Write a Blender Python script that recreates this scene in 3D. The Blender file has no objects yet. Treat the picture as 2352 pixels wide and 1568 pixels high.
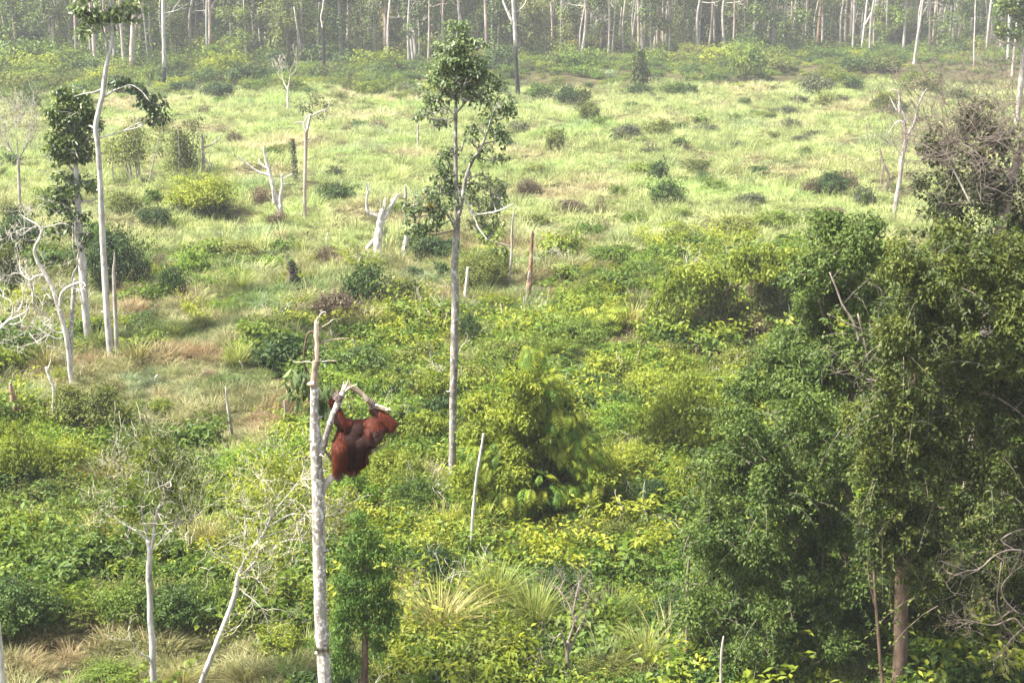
import bpy, math, random
import numpy as np
from mathutils import Vector

sc = bpy.context.scene
COL = sc.collection

# ------------------------------------------------------------------ camera
CAM_Z, PITCH, FPX = 15.0, math.radians(15.0), 3231.0        # focal length in pixels of a 2352 x 1568 picture
cam = bpy.data.objects.new('camera', bpy.data.cameras.new('camera'))
COL.objects.link(cam)
cam.location = (0, 0, CAM_Z)
cam.rotation_euler = (math.pi / 2 - PITCH, 0, 0)
cam.data.sensor_width = 36.0
cam.data.lens = 36.0 * FPX / 2352.0
cam.data.clip_start, cam.data.clip_end = 0.1, 4000.0
sc.camera = cam

# ------------------------------------------------------------------ world, sun, exposure
SUN_DIR = Vector((-0.52, -0.12, 0.84)).normalized()          # towards the sun
SUN_EL = math.asin(SUN_DIR.z)
SUN_AZ = math.atan2(SUN_DIR.x, SUN_DIR.y)
world = bpy.data.worlds.new('World')
sc.world = world
world.use_nodes = True
wn = world.node_tree.nodes
bg = wn['Background']
sky = wn.new('ShaderNodeTexSky')
sky.sky_type = 'NISHITA'
sky.sun_disc = False
sky.sun_elevation = SUN_EL
sky.sun_rotation = SUN_AZ % (2 * math.pi)
sky.air_density, sky.dust_density, sky.ozone_density = 1.0, 3.0, 1.0
pale = wn.new('ShaderNodeHueSaturation')                     # a milky, hazy sky
pale.inputs['Saturation'].default_value = .4
world.node_tree.links.new(sky.outputs[0], pale.inputs['Color'])
world.node_tree.links.new(pale.outputs[0], bg.inputs[0])
bg.inputs[1].default_value = 0.1
sun = bpy.data.objects.new('sun', bpy.data.lights.new('sun', 'SUN'))
COL.objects.link(sun)
sun.data.energy = 4.4
sun.data.angle = math.radians(4.0)
sun.data.color = (1.0, 0.94, 0.83)
sun.rotation_euler = SUN_DIR.to_track_quat('Z', 'Y').to_euler()
sun.location = (0, 0, 60)

sc.view_settings.view_transform = 'Standard'
sc.view_settings.look = 'None'
sc.view_settings.gamma = 1.0
sc.view_settings.use_curve_mapping = False
sc.view_settings.exposure = 2.2
sc.cycles.max_bounces = 6
sc.cycles.diffuse_bounces = 3
sc.cycles.glossy_bounces = 2
sc.cycles.transmission_bounces = 3
sc.cycles.volume_bounces = 0
sc.cycles.use_denoising = True

# ------------------------------------------------------------------ picture <-> place
CP, SP = math.cos(PITCH), math.sin(PITCH)

def hgt(x, y):
    return (0.32 * np.sin(x / 9.0 + 1.0) * np.cos(y / 11.0) + 0.22 * np.sin(x / 3.9 + y / 5.3)
            + 0.12 * np.sin(x / 1.9 - y / 2.7 + 0.6) + 0.5 * np.sin(x / 37.0 + 2.0) * np.sin(y / 41.0))

def ray(px, py):
    dx, dv = (px - 1176.0) / FPX, -(py - 784.0) / FPX
    return np.array([dx, CP + dv * SP, -SP + dv * CP])

def ground(px, py):
    d = ray(px, py)
    t = CAM_Z / max(1e-3, -d[2])
    for _ in range(30):
        t = t * .5 + .5 * (CAM_Z - float(hgt(d[0] * t, d[1] * t))) / max(1e-3, -d[2])
    p = d * t
    return np.array([p[0], p[1], float(hgt(p[0], p[1]))]), t

def plane(px, py, Y):
    d = ray(px, py)
    t = Y / d[1]
    return np.array([d[0] * t, Y, CAM_Z + d[2] * t])

def mpp(Y, py=784.0):                                         # metres per pixel at depth Y
    return Y / ray(1176, py)[1] / FPX

def project(P):
    P = np.asarray(P, float)
    x, y, z = P[..., 0], P[..., 1], P[..., 2] - CAM_Z
    dep = y * CP - z * SP
    return 1176.0 + FPX * x / dep, 784.0 - FPX * (y * SP + z * CP) / dep

# ------------------------------------------------------------------ materials
def nt_mat(name):
    m = bpy.data.materials.new(name)
    m.use_nodes = True
    m.node_tree.nodes.clear()
    return m, m.node_tree.nodes, m.node_tree.links

def ramp(n, stops, interp='LINEAR'):
    r = n.new('ShaderNodeValToRGB')
    r.color_ramp.interpolation = interp
    e = r.color_ramp.elements
    while len(e) < len(stops):
        e.new(0.5)
    for k, (p, c) in enumerate(stops):
        e[k].position = p
        e[k].color = (*c, 1)
    return r

def math_node(n, l, op, a, b):
    q = n.new('ShaderNodeMath')
    q.operation = op
    for k, v in enumerate((a, b)):
        if isinstance(v, (int, float)):
            q.inputs[k].default_value = v
        else:
            l.new(v, q.inputs[k])
    return q.outputs[0]

def noise(n, l, scale, detail=3.0, coord='Object', rough=.6, stretch=None):
    if coord == 'World':
        vec = n.new('ShaderNodeNewGeometry').outputs['Position']
    else:
        vec = n.new('ShaderNodeTexCoord').outputs[coord]
    if stretch:
        mp = n.new('ShaderNodeMapping')
        mp.inputs['Scale'].default_value = stretch
        l.new(vec, mp.inputs['Vector'])
        vec = mp.outputs[0]
    t = n.new('ShaderNodeTexNoise')
    t.inputs['Scale'].default_value = scale
    t.inputs['Detail'].default_value = detail
    t.inputs['Roughness'].default_value = rough
    l.new(vec, t.inputs['Vector'])
    return t.outputs['Fac']

def leaf_mat(name, stops, trans=.32, rough=.5, objvar=.22, patch=None, patch_scale=.09, spec=.18):
    """Foliage: colour by leaf, by plant and in patches of the ground it grows on; thin, so light comes through."""
    m, n, l = nt_mat(name)
    at = n.new('ShaderNodeAttribute')
    at.attribute_name = 'tint'
    oi = n.new('ShaderNodeObjectInfo')
    off = math_node(n, l, 'MULTIPLY', math_node(n, l, 'SUBTRACT', oi.outputs['Random'], .5), objvar * 2)
    f = math_node(n, l, 'ADD', at.outputs['Fac'], off)
    r = ramp(n, stops)
    l.new(f, r.inputs[0])
    col = r.outputs[0]
    if patch:
        for k, (c, lo, hi, amt) in enumerate(patch):
            nz = noise(n, l, patch_scale * (1 + .37 * k), 2.5, 'World', .55, (1, 1, .2))
            mr = n.new('ShaderNodeMapRange')
            mr.inputs[1].default_value, mr.inputs[2].default_value = lo, hi
            mr.inputs[4].default_value = amt
            l.new(nz, mr.inputs[0])
            mx = n.new('ShaderNodeMix')
            mx.data_type = 'RGBA'
            l.new(mr.outputs[0], mx.inputs['Factor'])
            l.new(col, mx.inputs[6])
            r2 = ramp(n, [(0.0, tuple(v * .45 for v in c)), (.55, c), (1.0, tuple(min(1, v * 1.5) for v in c))])
            l.new(f, r2.inputs[0])
            l.new(r2.outputs[0], mx.inputs[7])
            col = mx.outputs[2]
    p = n.new('ShaderNodeBsdfPrincipled')
    p.inputs['Roughness'].default_value = rough
    p.inputs['Specular IOR Level'].default_value = spec
    l.new(col, p.inputs['Base Color'])
    t = n.new('ShaderNodeBsdfTranslucent')
    hs = n.new('ShaderNodeHueSaturation')
    hs.inputs['Hue'].default_value = .49
    hs.inputs['Saturation'].default_value = 1.05
    hs.inputs['Value'].default_value = 1.5
    l.new(col, hs.inputs['Color'])
    l.new(hs.outputs[0], t.inputs['Color'])
    s = n.new('ShaderNodeMixShader')
    s.inputs[0].default_value = trans
    l.new(p.outputs[0], s.inputs[1])
    l.new(t.outputs[0], s.inputs[2])
    o = n.new('ShaderNodeOutputMaterial')
    l.new(s.outputs[0], o.inputs[0])
    return m

def bark_mat(name, dark, mid, light, scale=6.0, patches=None, rough=.85, lo=.35, hi=.68, bump=.35, stretch=(1, 1, .35), p_lo=.52, p_hi=.6, p_scale=11.0):
    m, n, l = nt_mat(name)
    nz = noise(n, l, scale, 6, 'Object', .65, stretch)
    r = ramp(n, [(lo, dark), ((lo + hi) / 2, mid), (hi, light)])
    l.new(nz, r.inputs[0])
    col = r.outputs[0]
    if patches:
        n2 = noise(n, l, p_scale, 4, 'Object', .6, (1, 1, .8))
        mr = n.new('ShaderNodeMapRange')
        mr.inputs[1].default_value, mr.inputs[2].default_value = p_lo, p_hi
        l.new(n2, mr.inputs[0])
        mx = n.new('ShaderNodeMix')
        mx.data_type = 'RGBA'
        l.new(mr.outputs[0], mx.inputs['Factor'])
        l.new(col, mx.inputs[6])
        mx.inputs[7].default_value = (*patches, 1)
        col = mx.outputs[2]
    p = n.new('ShaderNodeBsdfPrincipled')
    p.inputs['Roughness'].default_value = rough
    p.inputs['Specular IOR Level'].default_value = .2
    l.new(col, p.inputs['Base Color'])
    b = n.new('ShaderNodeBump')
    b.inputs['Strength'].default_value = bump
    b.inputs['Distance'].default_value = .03
    l.new(noise(n, l, scale * 3, 5, 'Object', .7, stretch), b.inputs['Height'])
    l.new(b.outputs[0], p.inputs['Normal'])
    o = n.new('ShaderNodeOutputMaterial')
    l.new(p.outputs[0], o.inputs[0])
    return m

M = {}
# foliage kinds
M['round'] = leaf_mat('leaf_mid_green', [(0.05, (.018, .042, .006)), (.5, (.064, .110, .014)), (.95, (.155, .20, .03))])
M['dark'] = leaf_mat('leaf_dark_green', [(0.05, (.010, .026, .006)), (.5, (.030, .060, .011)), (.95, (.075, .12, .02))], trans=.22)
M['yellow'] = leaf_mat('leaf_yellow_green', [(0.05, (.036, .062, .006)), (.5, (.125, .165, .015)), (.95, (.27, .29, .035))], trans=.38)
M['bright'] = leaf_mat('leaf_fresh_green', [(0.05, (.026, .065, .008)), (.5, (.082, .152, .016)), (.95, (.18, .25, .03))], trans=.36)
M['olive'] = leaf_mat('leaf_olive', [(0.05, (.026, .038, .008)), (.5, (.080, .102, .018)), (.95, (.17, .18, .035))], trans=.3)
M['golden'] = leaf_mat('leaf_golden', [(0.05, (.09, .07, .012)), (.5, (.24, .20, .035)), (.95, (.42, .34, .08))], trans=.35)
M['dry'] = leaf_mat('leaf_dry_brown', [(0.05, (.035, .026, .018)), (.5, (.105, .078, .048)), (.95, (.22, .17, .10))], trans=.2)
M['pale'] = leaf_mat('leaf_pale_green', [(0.05, (.08, .11, .05)), (.5, (.20, .25, .11)), (.95, (.42, .44, .24))], trans=.35)
M['sedge'] = leaf_mat('blade_sedge', [(0.05, (.035, .06, .010)), (.5, (.11, .15, .03)), (.95, (.27, .28, .08))], trans=.3)
M['tawny'] = leaf_mat('blade_tawny', [(0.05, (.06, .06, .016)), (.5, (.19, .18, .055)), (.95, (.40, .36, .14))], trans=.3)
M['tree'] = leaf_mat('leaf_tree', [(0.05, (.022, .042, .010)), (.5, (.076, .120, .026)), (.95, (.17, .21, .05))], trans=.34, rough=.4, spec=.35)
M['shade'] = leaf_mat('leaf_deep_green_and_shaded', [(0.05, (.011, .021, .005)), (.5, (.036, .056, .010)), (.95, (.10, .118, .022))], trans=.28)  # deep green plants, and shade painted into grove, thicket and mound foliage
M['greyleaf'] = leaf_mat('leaf_grey_brown', [(0.05, (.018, .026, .012)), (.5, (.055, .068, .03)), (.95, (.14, .15, .07))], trans=.22)
M['vine'] = leaf_mat('leaf_climber_sunlit', [(0.05, (.045, .070, .008)), (.5, (.145, .185, .017)), (.95, (.31, .33, .05))], trans=.35)  # light green shrubs, and thicket tops with sunlight put into the colour
# grasses
M['meadow'] = leaf_mat('blade_meadow', [(0.0, (.09, .125, .04)), (.5, (.225, .27, .09)), (1.0, (.39, .41, .18))], trans=.35, rough=.6, objvar=.3, spec=.2,
                       patch=[((.22, .32, .09), .53, .66, .75), ((.35, .29, .17), .52, .68, .75), ((.15, .22, .10), .56, .68, .6)], patch_scale=.06)
M['dryg'] = leaf_mat('blade_dry', [(0.0, (.06, .065, .024)), (.5, (.17, .178, .07)), (1.0, (.36, .335, .17))], trans=.3, rough=.6, objvar=.3, spec=.2,
                     patch=[((.11, .18, .05), .50, .62, .8), ((.24, .165, .09), .52, .66, .8), ((.10, .17, .09), .58, .68, .6)], patch_scale=.16)
# woods
M['lichen'] = bark_mat('bark_lichen', (.11, .095, .078), (.24, .22, .19), (.38, .36, .32), 9, (.60, .59, .55), p_lo=.5, p_hi=.62, p_scale=20)
M['mottled'] = bark_mat('bark_mottled', (.09, .078, .065), (.19, .175, .15), (.31, .29, .26), 8, (.46, .45, .42), p_lo=.54, p_hi=.66, p_scale=9)
M['smooth'] = bark_mat('bark_smooth_brown', (.16, .12, .085), (.28, .22, .16), (.36, .30, .23), 5, (.5, .46, .4), p_lo=.6, p_hi=.68)
M['white'] = bark_mat('wood_bleached', (.20, .17, .14), (.44, .41, .36), (.64, .61, .55), 9, stretch=(1, 1, .2))
M['whitebark'] = bark_mat('bark_white', (.20, .185, .165), (.38, .36, .335), (.54, .52, .485), 5.0, (.16, .145, .125), p_lo=.58, p_hi=.7, p_scale=4)
M['forestbark'] = bark_mat('bark_forest_grey', (.16, .145, .125), (.28, .26, .235), (.42, .40, .37), 1.2, (.14, .125, .11), p_lo=.55, p_hi=.68, p_scale=.8)
M['grey'] = bark_mat('wood_grey', (.14, .12, .10), (.27, .245, .215), (.42, .39, .35), 5)
M['pink'] = bark_mat('bark_pinkish', (.20, .15, .125), (.32, .26, .22), (.44, .37, .33), 2.5)
M['brown'] = bark_mat('bark_brown', (.05, .032, .022), (.10, .068, .048), (.16, .115, .085), 7)
M['burnt'] = bark_mat('bark_burnt', (.006, .006, .007), (.014, .013, .014), (.035, .032, .032), 5)
M['raw'] = bark_mat('wood_raw_split', (.42, .30, .19), (.62, .50, .36), (.80, .72, .58), 14, stretch=(1, 1, .12))
M['rust'] = bark_mat('wood_rotten', (.10, .055, .033), (.22, .135, .085), (.36, .27, .20), 8)
M['pale_twig'] = bark_mat('twig_pale', (.26, .235, .18), (.42, .39, .31), (.58, .54, .45), 8)
M['dark_twig'] = bark_mat('twig_grey_brown', (.09, .07, .058), (.16, .13, .108), (.25, .21, .18), 8)

# ------------------------------------------------------------------ mesh helpers
class MB:
    """Collects triangles; every face carries a tint."""
    def __init__(s):
        s.v, s.f, s.t, s.n = [], [], [], 0
    def add(s, V, F, T=None):
        V = np.asarray(V, float).reshape(-1, 3)
        F = np.asarray(F, int).reshape(-1, 3)
        s.v.append(V)
        s.f.append(F + s.n)
        s.t.append(np.full(len(F), .5) if T is None else np.broadcast_to(np.asarray(T, float), (len(F),)))
        s.n += len(V)
        return s
    def mesh(s, name, mat, smooth=False):
        V, F, T = np.concatenate(s.v), np.concatenate(s.f), np.concatenate(s.t)
        me = bpy.data.meshes.new(name)
        me.vertices.add(len(V))
        me.vertices.foreach_set('co', V.astype(np.float32).ravel())
        me.loops.add(len(F) * 3)
        me.loops.foreach_set('vertex_index', F.astype(np.int32).ravel())
        me.polygons.add(len(F))
        me.polygons.foreach_set('loop_start', np.arange(0, len(F) * 3, 3, dtype=np.int32))
        me.polygons.foreach_set('loop_total', np.full(len(F), 3, dtype=np.int32))
        if smooth:
            me.polygons.foreach_set('use_smooth', np.ones(len(F), dtype=bool))
        me.update(calc_edges=True)
        a = me.attributes.new('tint', 'FLOAT', 'FACE')
        a.data.foreach_set('value', T.astype(np.float32))
        me.materials.append(mat)
        return me

def unit(a):
    return a / np.maximum(1e-9, np.linalg.norm(a, axis=-1, keepdims=True))

def leaves(mb, rg, P, N, L, W, droop=.5, tint=None, fold=.12):
    n = len(P)
    L = np.broadcast_to(L, (n,)) * rg.uniform(.7, 1.25, n)
    W = np.broadcast_to(W, (n,)) * rg.uniform(.75, 1.2, n)
    N = unit(N)
    A = rg.normal(size=(n, 3))
    A[:, 2] -= droop * 2
    A = unit(A - N * np.sum(A * N, 1, keepdims=True))
    S = np.cross(N, A)
    L, W = L[:, None], W[:, None]
    b = P
    mid = P + A * L * .45 + N * L * .04
    V = np.stack([b, mid + S * W * .5 + N * W * fold, P + A * L - N * L * .10, mid - S * W * .5 + N * W * fold], 1)
    i = np.arange(n)[:, None] * 4
    F = np.concatenate([i + [0, 1, 2], i + [0, 2, 3]], 1).reshape(-1, 3)
    if tint is None:
        tint = rg.normal(.5, .16, n)
    mb.add(V, F, np.repeat(np.clip(tint, 0, 1), 2))

def blades(mb, rg, B, az, H, lean, W, droop=.4, segs=3, tint=None):
    n = len(B)
    out = np.stack([np.cos(az), np.sin(az), np.zeros(n)], 1)
    ta = az + np.pi / 2 + rg.normal(0, .5, n)
    side = np.stack([np.cos(ta), np.sin(ta), np.zeros(n)], 1)
    rows = []
    for k in range(segs + 1):
        s = k / segs
        c = B + out * (lean * (s * .35 + s * s * .65))[:, None]
        c[:, 2] += H * (s - droop * s * s)
        w = (W * (1 - s) ** .7 * (.8 + .4 * s))[:, None]
        rows += [c - side * w / 2, c + side * w / 2] if k < segs else [c]
    V = np.stack(rows, 1)
    m = V.shape[1]
    f = []
    for k in range(segs - 1):
        a = 2 * k
        f += [[a, a + 1, a + 3], [a, a + 3, a + 2]]
    f.append([m - 3, m - 2, m - 1])
    F = (np.arange(n)[:, None, None] * m + np.array(f)[None]).reshape(-1, 3)
    if tint is None:
        tint = rg.normal(.5, .18, n)
    mb.add(V, F, np.repeat(np.clip(tint, 0, 1), len(f)))

def frond(mb, rg, base, az, length, rise, sag, pairs=9, lf=.32, lw=.22, tint=.5):
    """An arching stalk with leaflets down both sides."""
    s = np.linspace(.12, 1, pairs)
    out = np.array([math.cos(az), math.sin(az), 0])
    pos = base + np.outer(s * length * .8, out)
    pos[:, 2] += rise * s - sag * s * s * 1.4
    tan = unit(np.gradient(pos, axis=0))
    side = unit(np.cross(tan, np.array([0, 0, 1.0]) + 1e-3))
    up = np.cross(side, tan)
    r0 = up * length * .006
    V = np.stack([pos - side * length * .008, pos + side * length * .008], 1).reshape(-1, 3) + np.repeat(r0, 2, 0)
    i = np.arange(pairs - 1)[:, None] * 2
    mb.add(V, np.concatenate([i + [0, 1, 3], i + [0, 3, 2]], 1).reshape(-1, 3), tint)
    for sg in (-1, 1):
        L = length * lf * np.sin(np.pi * (.15 + .8 * s)) * rg.uniform(.85, 1.15, pairs)
        A = unit(side * sg + tan * .55 + np.array([0, 0, -.55]))
        w = (L * lw)[:, None]
        S = unit(np.cross(A, up))
        V = np.stack([pos, pos + A * L[:, None] * .5 + S * w * .5, pos + A * L[:, None] - up * L[:, None] * .1, pos + A * L[:, None] * .5 - S * w * .5], 1)
        i = np.arange(pairs)[:, None] * 4
        mb.add(V, np.concatenate([i + [0, 1, 2], i + [0, 2, 3]], 1).reshape(-1, 3), np.repeat(np.clip(tint + rg.normal(0, .1, pairs), 0, 1), 2))

def smooth_path(P, R, k=4):
    P, R = np.asarray(P, float), np.asarray(R, float)
    if len(P) < 3 or k < 2:
        return P, R
    Q = np.concatenate([[2 * P[0] - P[1]], P, [2 * P[-1] - P[-2]]])
    op, orr = [], []
    for i in range(len(P) - 1):
        for j in range(k):
            t = j / k
            a, b, c, d = Q[i:i + 4]
            op.append(.5 * (2 * b + (c - a) * t + (2 * a - 5 * b + 4 * c - d) * t * t + (3 * b - a - 3 * c + d) * t ** 3))
            orr.append(R[i] * (1 - t) + R[i + 1] * t)
    op.append(P[-1])
    orr.append(R[-1])
    return np.array(op), np.array(orr)

def tube(mb, P, R, sides=6, rg=None, lump=.0, k=4, tint=.5, cap=True):
    P, R = smooth_path(P, R, k)
    n = len(P)
    if rg is not None and lump:
        R = R * (1 + rg.normal(0, lump, n))
    T = unit(np.gradient(P, axis=0))
    ref = np.array([0, 1.0, 0]) if abs(T[0][2]) > .6 else np.array([0, 0, 1.0])
    U = unit(np.cross(ref, T[0]))
    Us = []
    for t in T:
        U = unit(U - t * np.dot(U, t))
        Us.append(U)
    Us = np.array(Us)
    Vs = np.cross(T, Us)
    a = np.linspace(0, 2 * np.pi, sides, endpoint=False)
    rr = R[:, None] * np.ones(sides)
    if rg is not None and lump:
        rr = rr * (1 + rg.normal(0, lump * .8, (n, sides)))
    V = P[:, None] + Us[:, None] * (np.cos(a) * rr)[..., None] + Vs[:, None] * (np.sin(a) * rr)[..., None]
    F = []
    for i in range(n - 1):
        for j in range(sides):
            p, q = i * sides + j, i * sides + (j + 1) % sides
            F += [[p, q, q + sides], [p, q + sides, p + sides]]
    V = V.reshape(-1, 3)
    if cap:
        V = np.concatenate([V, P[-1:], P[:1]])
        c = n * sides
        for j in range(sides):
            F.append([(n - 1) * sides + j, (n - 1) * sides + (j + 1) % sides, c])
            F.append([(j + 1) % sides, j, c + 1])
    mb.add(V, F, tint)

def twig_tree(mb, rg, P0, D0, L, R, depth, spread=.6, sides=4, up=.15, curl=.25, tips=None, kids=(2, 4), rmin=.003):
    """A crooked branch that keeps forking; TIPS collects where its twigs end."""
    n = 4
    pts, d = [np.array(P0, float)], unit(np.array(D0, float))
    for _ in range(n):
        d = unit(d + rg.normal(0, curl, 3) + np.array([0, 0, up * .3]))
        pts.append(pts[-1] + d * L / n)
    r1 = max(rmin, R * (.55 if depth else .3))
    tube(mb, pts, np.linspace(R, r1, n + 1), sides, None, 0, 1, cap=False)
    if depth == 0:
        if tips is not None:
            tips.append(pts[-1])
        return
    for q in range(int(rg.integers(kids[0], kids[1]))):
        i = int(rg.integers(2, n + 1)) if q else n
        dd = unit(d + rg.normal(0, spread, 3) + np.array([0, 0, up]))
        twig_tree(mb, rg, pts[i], dd, L * rg.uniform(.55, .8), r1 * rg.uniform(.7, .95), depth - 1, spread, max(3, sides - 1), up, curl, tips, kids, rmin)

# ------------------------------------------------------------------ objects
def link(name, me, parent=None, loc=(0, 0, 0), rot=0.0, scl=(1, 1, 1)):
    o = bpy.data.objects.new(name, me)
    COL.objects.link(o)
    if parent is not None:
        o.parent = parent
    o.location = loc
    if rot:
        o.rotation_euler = (0, 0, rot)
    o.scale = scl
    return o

def tag(o, label, cat, group=None):
    o['label'], o['category'] = label, cat
    if group:
        o['group'] = group
    return o

def thing(name, label, cat, loc, group=None):
    o = link(name, None, None, tuple(float(v) for v in loc))
    o.empty_display_size = .2
    return tag(o, label, cat, group)

def structure(o):
    o['kind'] = 'structure'
    return o

def stuff(o):
    o['kind'] = 'stuff'
    return o
# ------------------------------------------------------------------ the land
def make_ground():
    ys = np.concatenate([np.linspace(-60, 8, 18)[:-1], 8 + 692 * np.linspace(0, 1, 300) ** 1.9])
    xs = np.linspace(-1, 1, 241)
    xs = np.sign(xs) * np.abs(xs) ** 1.5 * 460
    X, Y = np.meshgrid(xs, ys)
    V = np.stack([X, Y, hgt(X, Y)], -1).reshape(-1, 3)
    w = len(xs)
    i, j = np.meshgrid(np.arange(len(ys) - 1), np.arange(w - 1), indexing='ij')
    a = (i * w + j).ravel()
    F = np.concatenate([np.stack([a, a + 1, a + w + 1], 1), np.stack([a, a + w + 1, a + w], 1)])
    m, n, l = nt_mat('soil_and_litter')
    nz = noise(n, l, .35, 6, 'World', .7)
    r = ramp(n, [(.32, (.018, .018, .008)), (.5, (.045, .042, .018)), (.68, (.09, .075, .038))])
    l.new(nz, r.inputs[0])
    p = n.new('ShaderNodeBsdfPrincipled')
    p.inputs['Roughness'].default_value = 1.0
    p.inputs['Specular IOR Level'].default_value = .05
    l.new(r.outputs[0], p.inputs['Base Color'])
    o = n.new('ShaderNodeOutputMaterial')
    l.new(p.outputs[0], o.inputs[0])
    g = structure(link('ground', MB().add(V, F).mesh('ground', m, True)))
    return g
make_ground()

# haze: one even box of air round everything, the camera included
HAZE = 0.00032
def make_haze():
    x0, x1, y0, y1, z0, z1 = -470, 470, -66, 706, -3.2, 34.0
    V = [(x, y, z) for z in (z0, z1) for y in (y0, y1) for x in (x0, x1)]
    F = [(0, 2, 3), (0, 3, 1), (4, 5, 7), (4, 7, 6), (0, 1, 5), (0, 5, 4), (2, 6, 7), (2, 7, 3), (0, 4, 6), (0, 6, 2), (1, 3, 7), (1, 7, 5)]
    m, n, l = nt_mat('haze_air')
    v = n.new('ShaderNodeVolumePrincipled')
    v.inputs['Color'].default_value = (.94, .97, 1.0, 1)
    v.inputs['Density'].default_value = HAZE
    v.inputs['Anisotropy'].default_value = .0
    o = n.new('ShaderNodeOutputMaterial')
    l.new(v.outputs[0], o.inputs['Volume'])
    stuff(link('haze', MB().add(V, F).mesh('haze', m)))
make_haze()

# ------------------------------------------------------------------ plant shapes (unit size: about 1 m across)
def dome(rg, n, nclump, L, W, hz=.75, shell=.8, droop=.5, flat=.6, stalks=0, core=.25):
    """A lumpy bush 1 m wide and HZ high: many small leaves on overlapping clumps."""
    mb = MB()
    th, u = rg.uniform(0, 2 * np.pi, nclump), rg.uniform(-.1, 1, nclump)
    rr = np.sqrt(np.clip(1 - u * u, 0, 1))
    k = rg.uniform(.45, .80, nclump)
    C = np.stack([rr * np.cos(th) * .36 * k / .6, rr * np.sin(th) * .36 * k / .6, hz * (.36 + .42 * u * k / .6)], 1)
    cr = rg.uniform(.13, .24, nclump)
    ct = rg.normal(0, .13, nclump)
    ci = rg.integers(0, nclump, n)
    D = unit(rg.normal(size=(n, 3)) + np.array([0, 0, .35]))
    P = C[ci] + D * (cr[ci] * rg.uniform(.35, 1.08, n) ** .6)[:, None] * np.array([1, 1, .85])
    P[:, 2] = np.abs(P[:, 2] - .02) + .02
    N = D * .6 + np.array([0, 0, flat]) + rg.normal(0, .45, (n, 3))
    leaves(mb, rg, P * np.array([1, 1, .86]), N, L, W, droop, .5 + ct[ci] + rg.normal(0, .13, n))
    shoots(mb, rg, max(24, n // 34), .44, hz * .6, .5, L, W)
    return mb

def shoots(mb, rg, n, r0, zbase, length, L, W, per=14, rise=.9, tint=.58, spread=1.0):
    th = rg.uniform(0, 2 * np.pi, n)
    rr = r0 * np.sqrt(rg.uniform(0, 1, n))
    B = np.stack([rr * np.cos(th), rr * np.sin(th), zbase * (1 - .7 * (rr / max(r0, 1e-6)) ** 2)], 1)
    a2 = th + rg.normal(0, .8, n)
    Ls = length * rg.uniform(.4, 1.25, n)
    s = np.linspace(.1, 1, per)
    o = np.stack([np.cos(a2), np.sin(a2), np.zeros(n)], 1)
    P = B[:, None] + o[:, None] * (Ls[:, None] * (.25 * s + .5 * s * s) * spread)[..., None]
    P[..., 2] += Ls[:, None] * rise * (s - .42 * s * s)
    P = P.reshape(-1, 3) + rg.normal(0, L * .22, (n * per, 3))
    N = np.repeat(o * .35, per, 0) + np.array([0, 0, .8]) + rg.normal(0, .45, (n * per, 3))
    leaves(mb, rg, P, N, L, W, .7, np.repeat(rg.normal(tint, .12, n), per) + rg.normal(0, .1, n * per))
    return mb

def fern_bush(rg, n, length=.6, pairs=8, hz=.5, lf=.30, lw=.2):
    mb = MB()
    for k in range(n):
        az = rg.uniform(0, 2 * np.pi)
        r = rg.uniform(0, .12)
        z = hz * rg.uniform(0, .75)
        b = np.array([math.cos(az) * r, math.sin(az) * r, z])
        Lk = length * rg.uniform(.6, 1.1)
        frond(mb, rg, b, az + rg.normal(0, .3), Lk, Lk * rg.uniform(.5, 1.0), Lk * rg.uniform(.45, .8), pairs, lf, lw, rg.normal(.5, .16))
    return mb

def sedge(rg, n, H=1.0, spread=.5, W=.03, droop=.35, segs=4, r0=.14):
    mb = MB()
    az = rg.uniform(0, 2 * np.pi, n)
    rb = rg.uniform(0, r0, n)
    B = np.stack([np.cos(az) * rb, np.sin(az) * rb, np.zeros(n)], 1)
    blades(mb, rg, B, az + rg.normal(0, .35, n), H * rg.uniform(.5, 1.1, n), spread * rg.uniform(.15, 1.2, n), W * rg.uniform(.6, 1.3, n), droop, segs)
    return mb

def tuft(rg, n, H, R, W, droop=.45, lean=.45, segs=2):
    mb = MB()
    az = rg.uniform(0, 2 * np.pi, n)
    rb = R * np.sqrt(rg.uniform(0, 1, n))
    a2 = rg.uniform(0, 2 * np.pi, n)
    B = np.stack([np.cos(az) * rb, np.sin(az) * rb, np.zeros(n)], 1)
    hump = np.cos(np.clip(rb / R, 0, 1) * 1.2)
    blades(mb, rg, B, np.where(rg.random(n) < .6, az, a2), H * hump * rg.uniform(.55, 1.15, n), lean * rg.uniform(.2, 1.2, n), W * rg.uniform(.6, 1.4, n), droop, segs)
    return mb

def dry_bush(rg, n, hz=.8):
    """Thin dead stems and withered leaves in a heap."""
    mb = MB()
    az = rg.uniform(0, 2 * np.pi, n)
    rb = .34 * np.sqrt(rg.uniform(0, 1, n))
    B = np.stack([np.cos(az) * rb, np.sin(az) * rb, np.zeros(n)], 1)
    blades(mb, rg, B, az + rg.normal(0, .8, n), hz * np.cos(rb * 2.6) * rg.uniform(.5, 1.1, n), .25 * rg.uniform(0, 1.3, n), .018 * rg.uniform(.5, 1.5, n), .3, 3)
    m = n * 2
    D = unit(rg.normal(size=(m, 3)) + np.array([0, 0, .5]))
    P = D * np.array([.42, .42, hz * .78]) * rg.uniform(.5, 1.0, (m, 1)) ** .5
    P[:, 2] = np.abs(P[:, 2])
    leaves(mb, rg, P, D + rg.normal(0, .6, (m, 3)), .06, .028, .7)
    return mb

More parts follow.
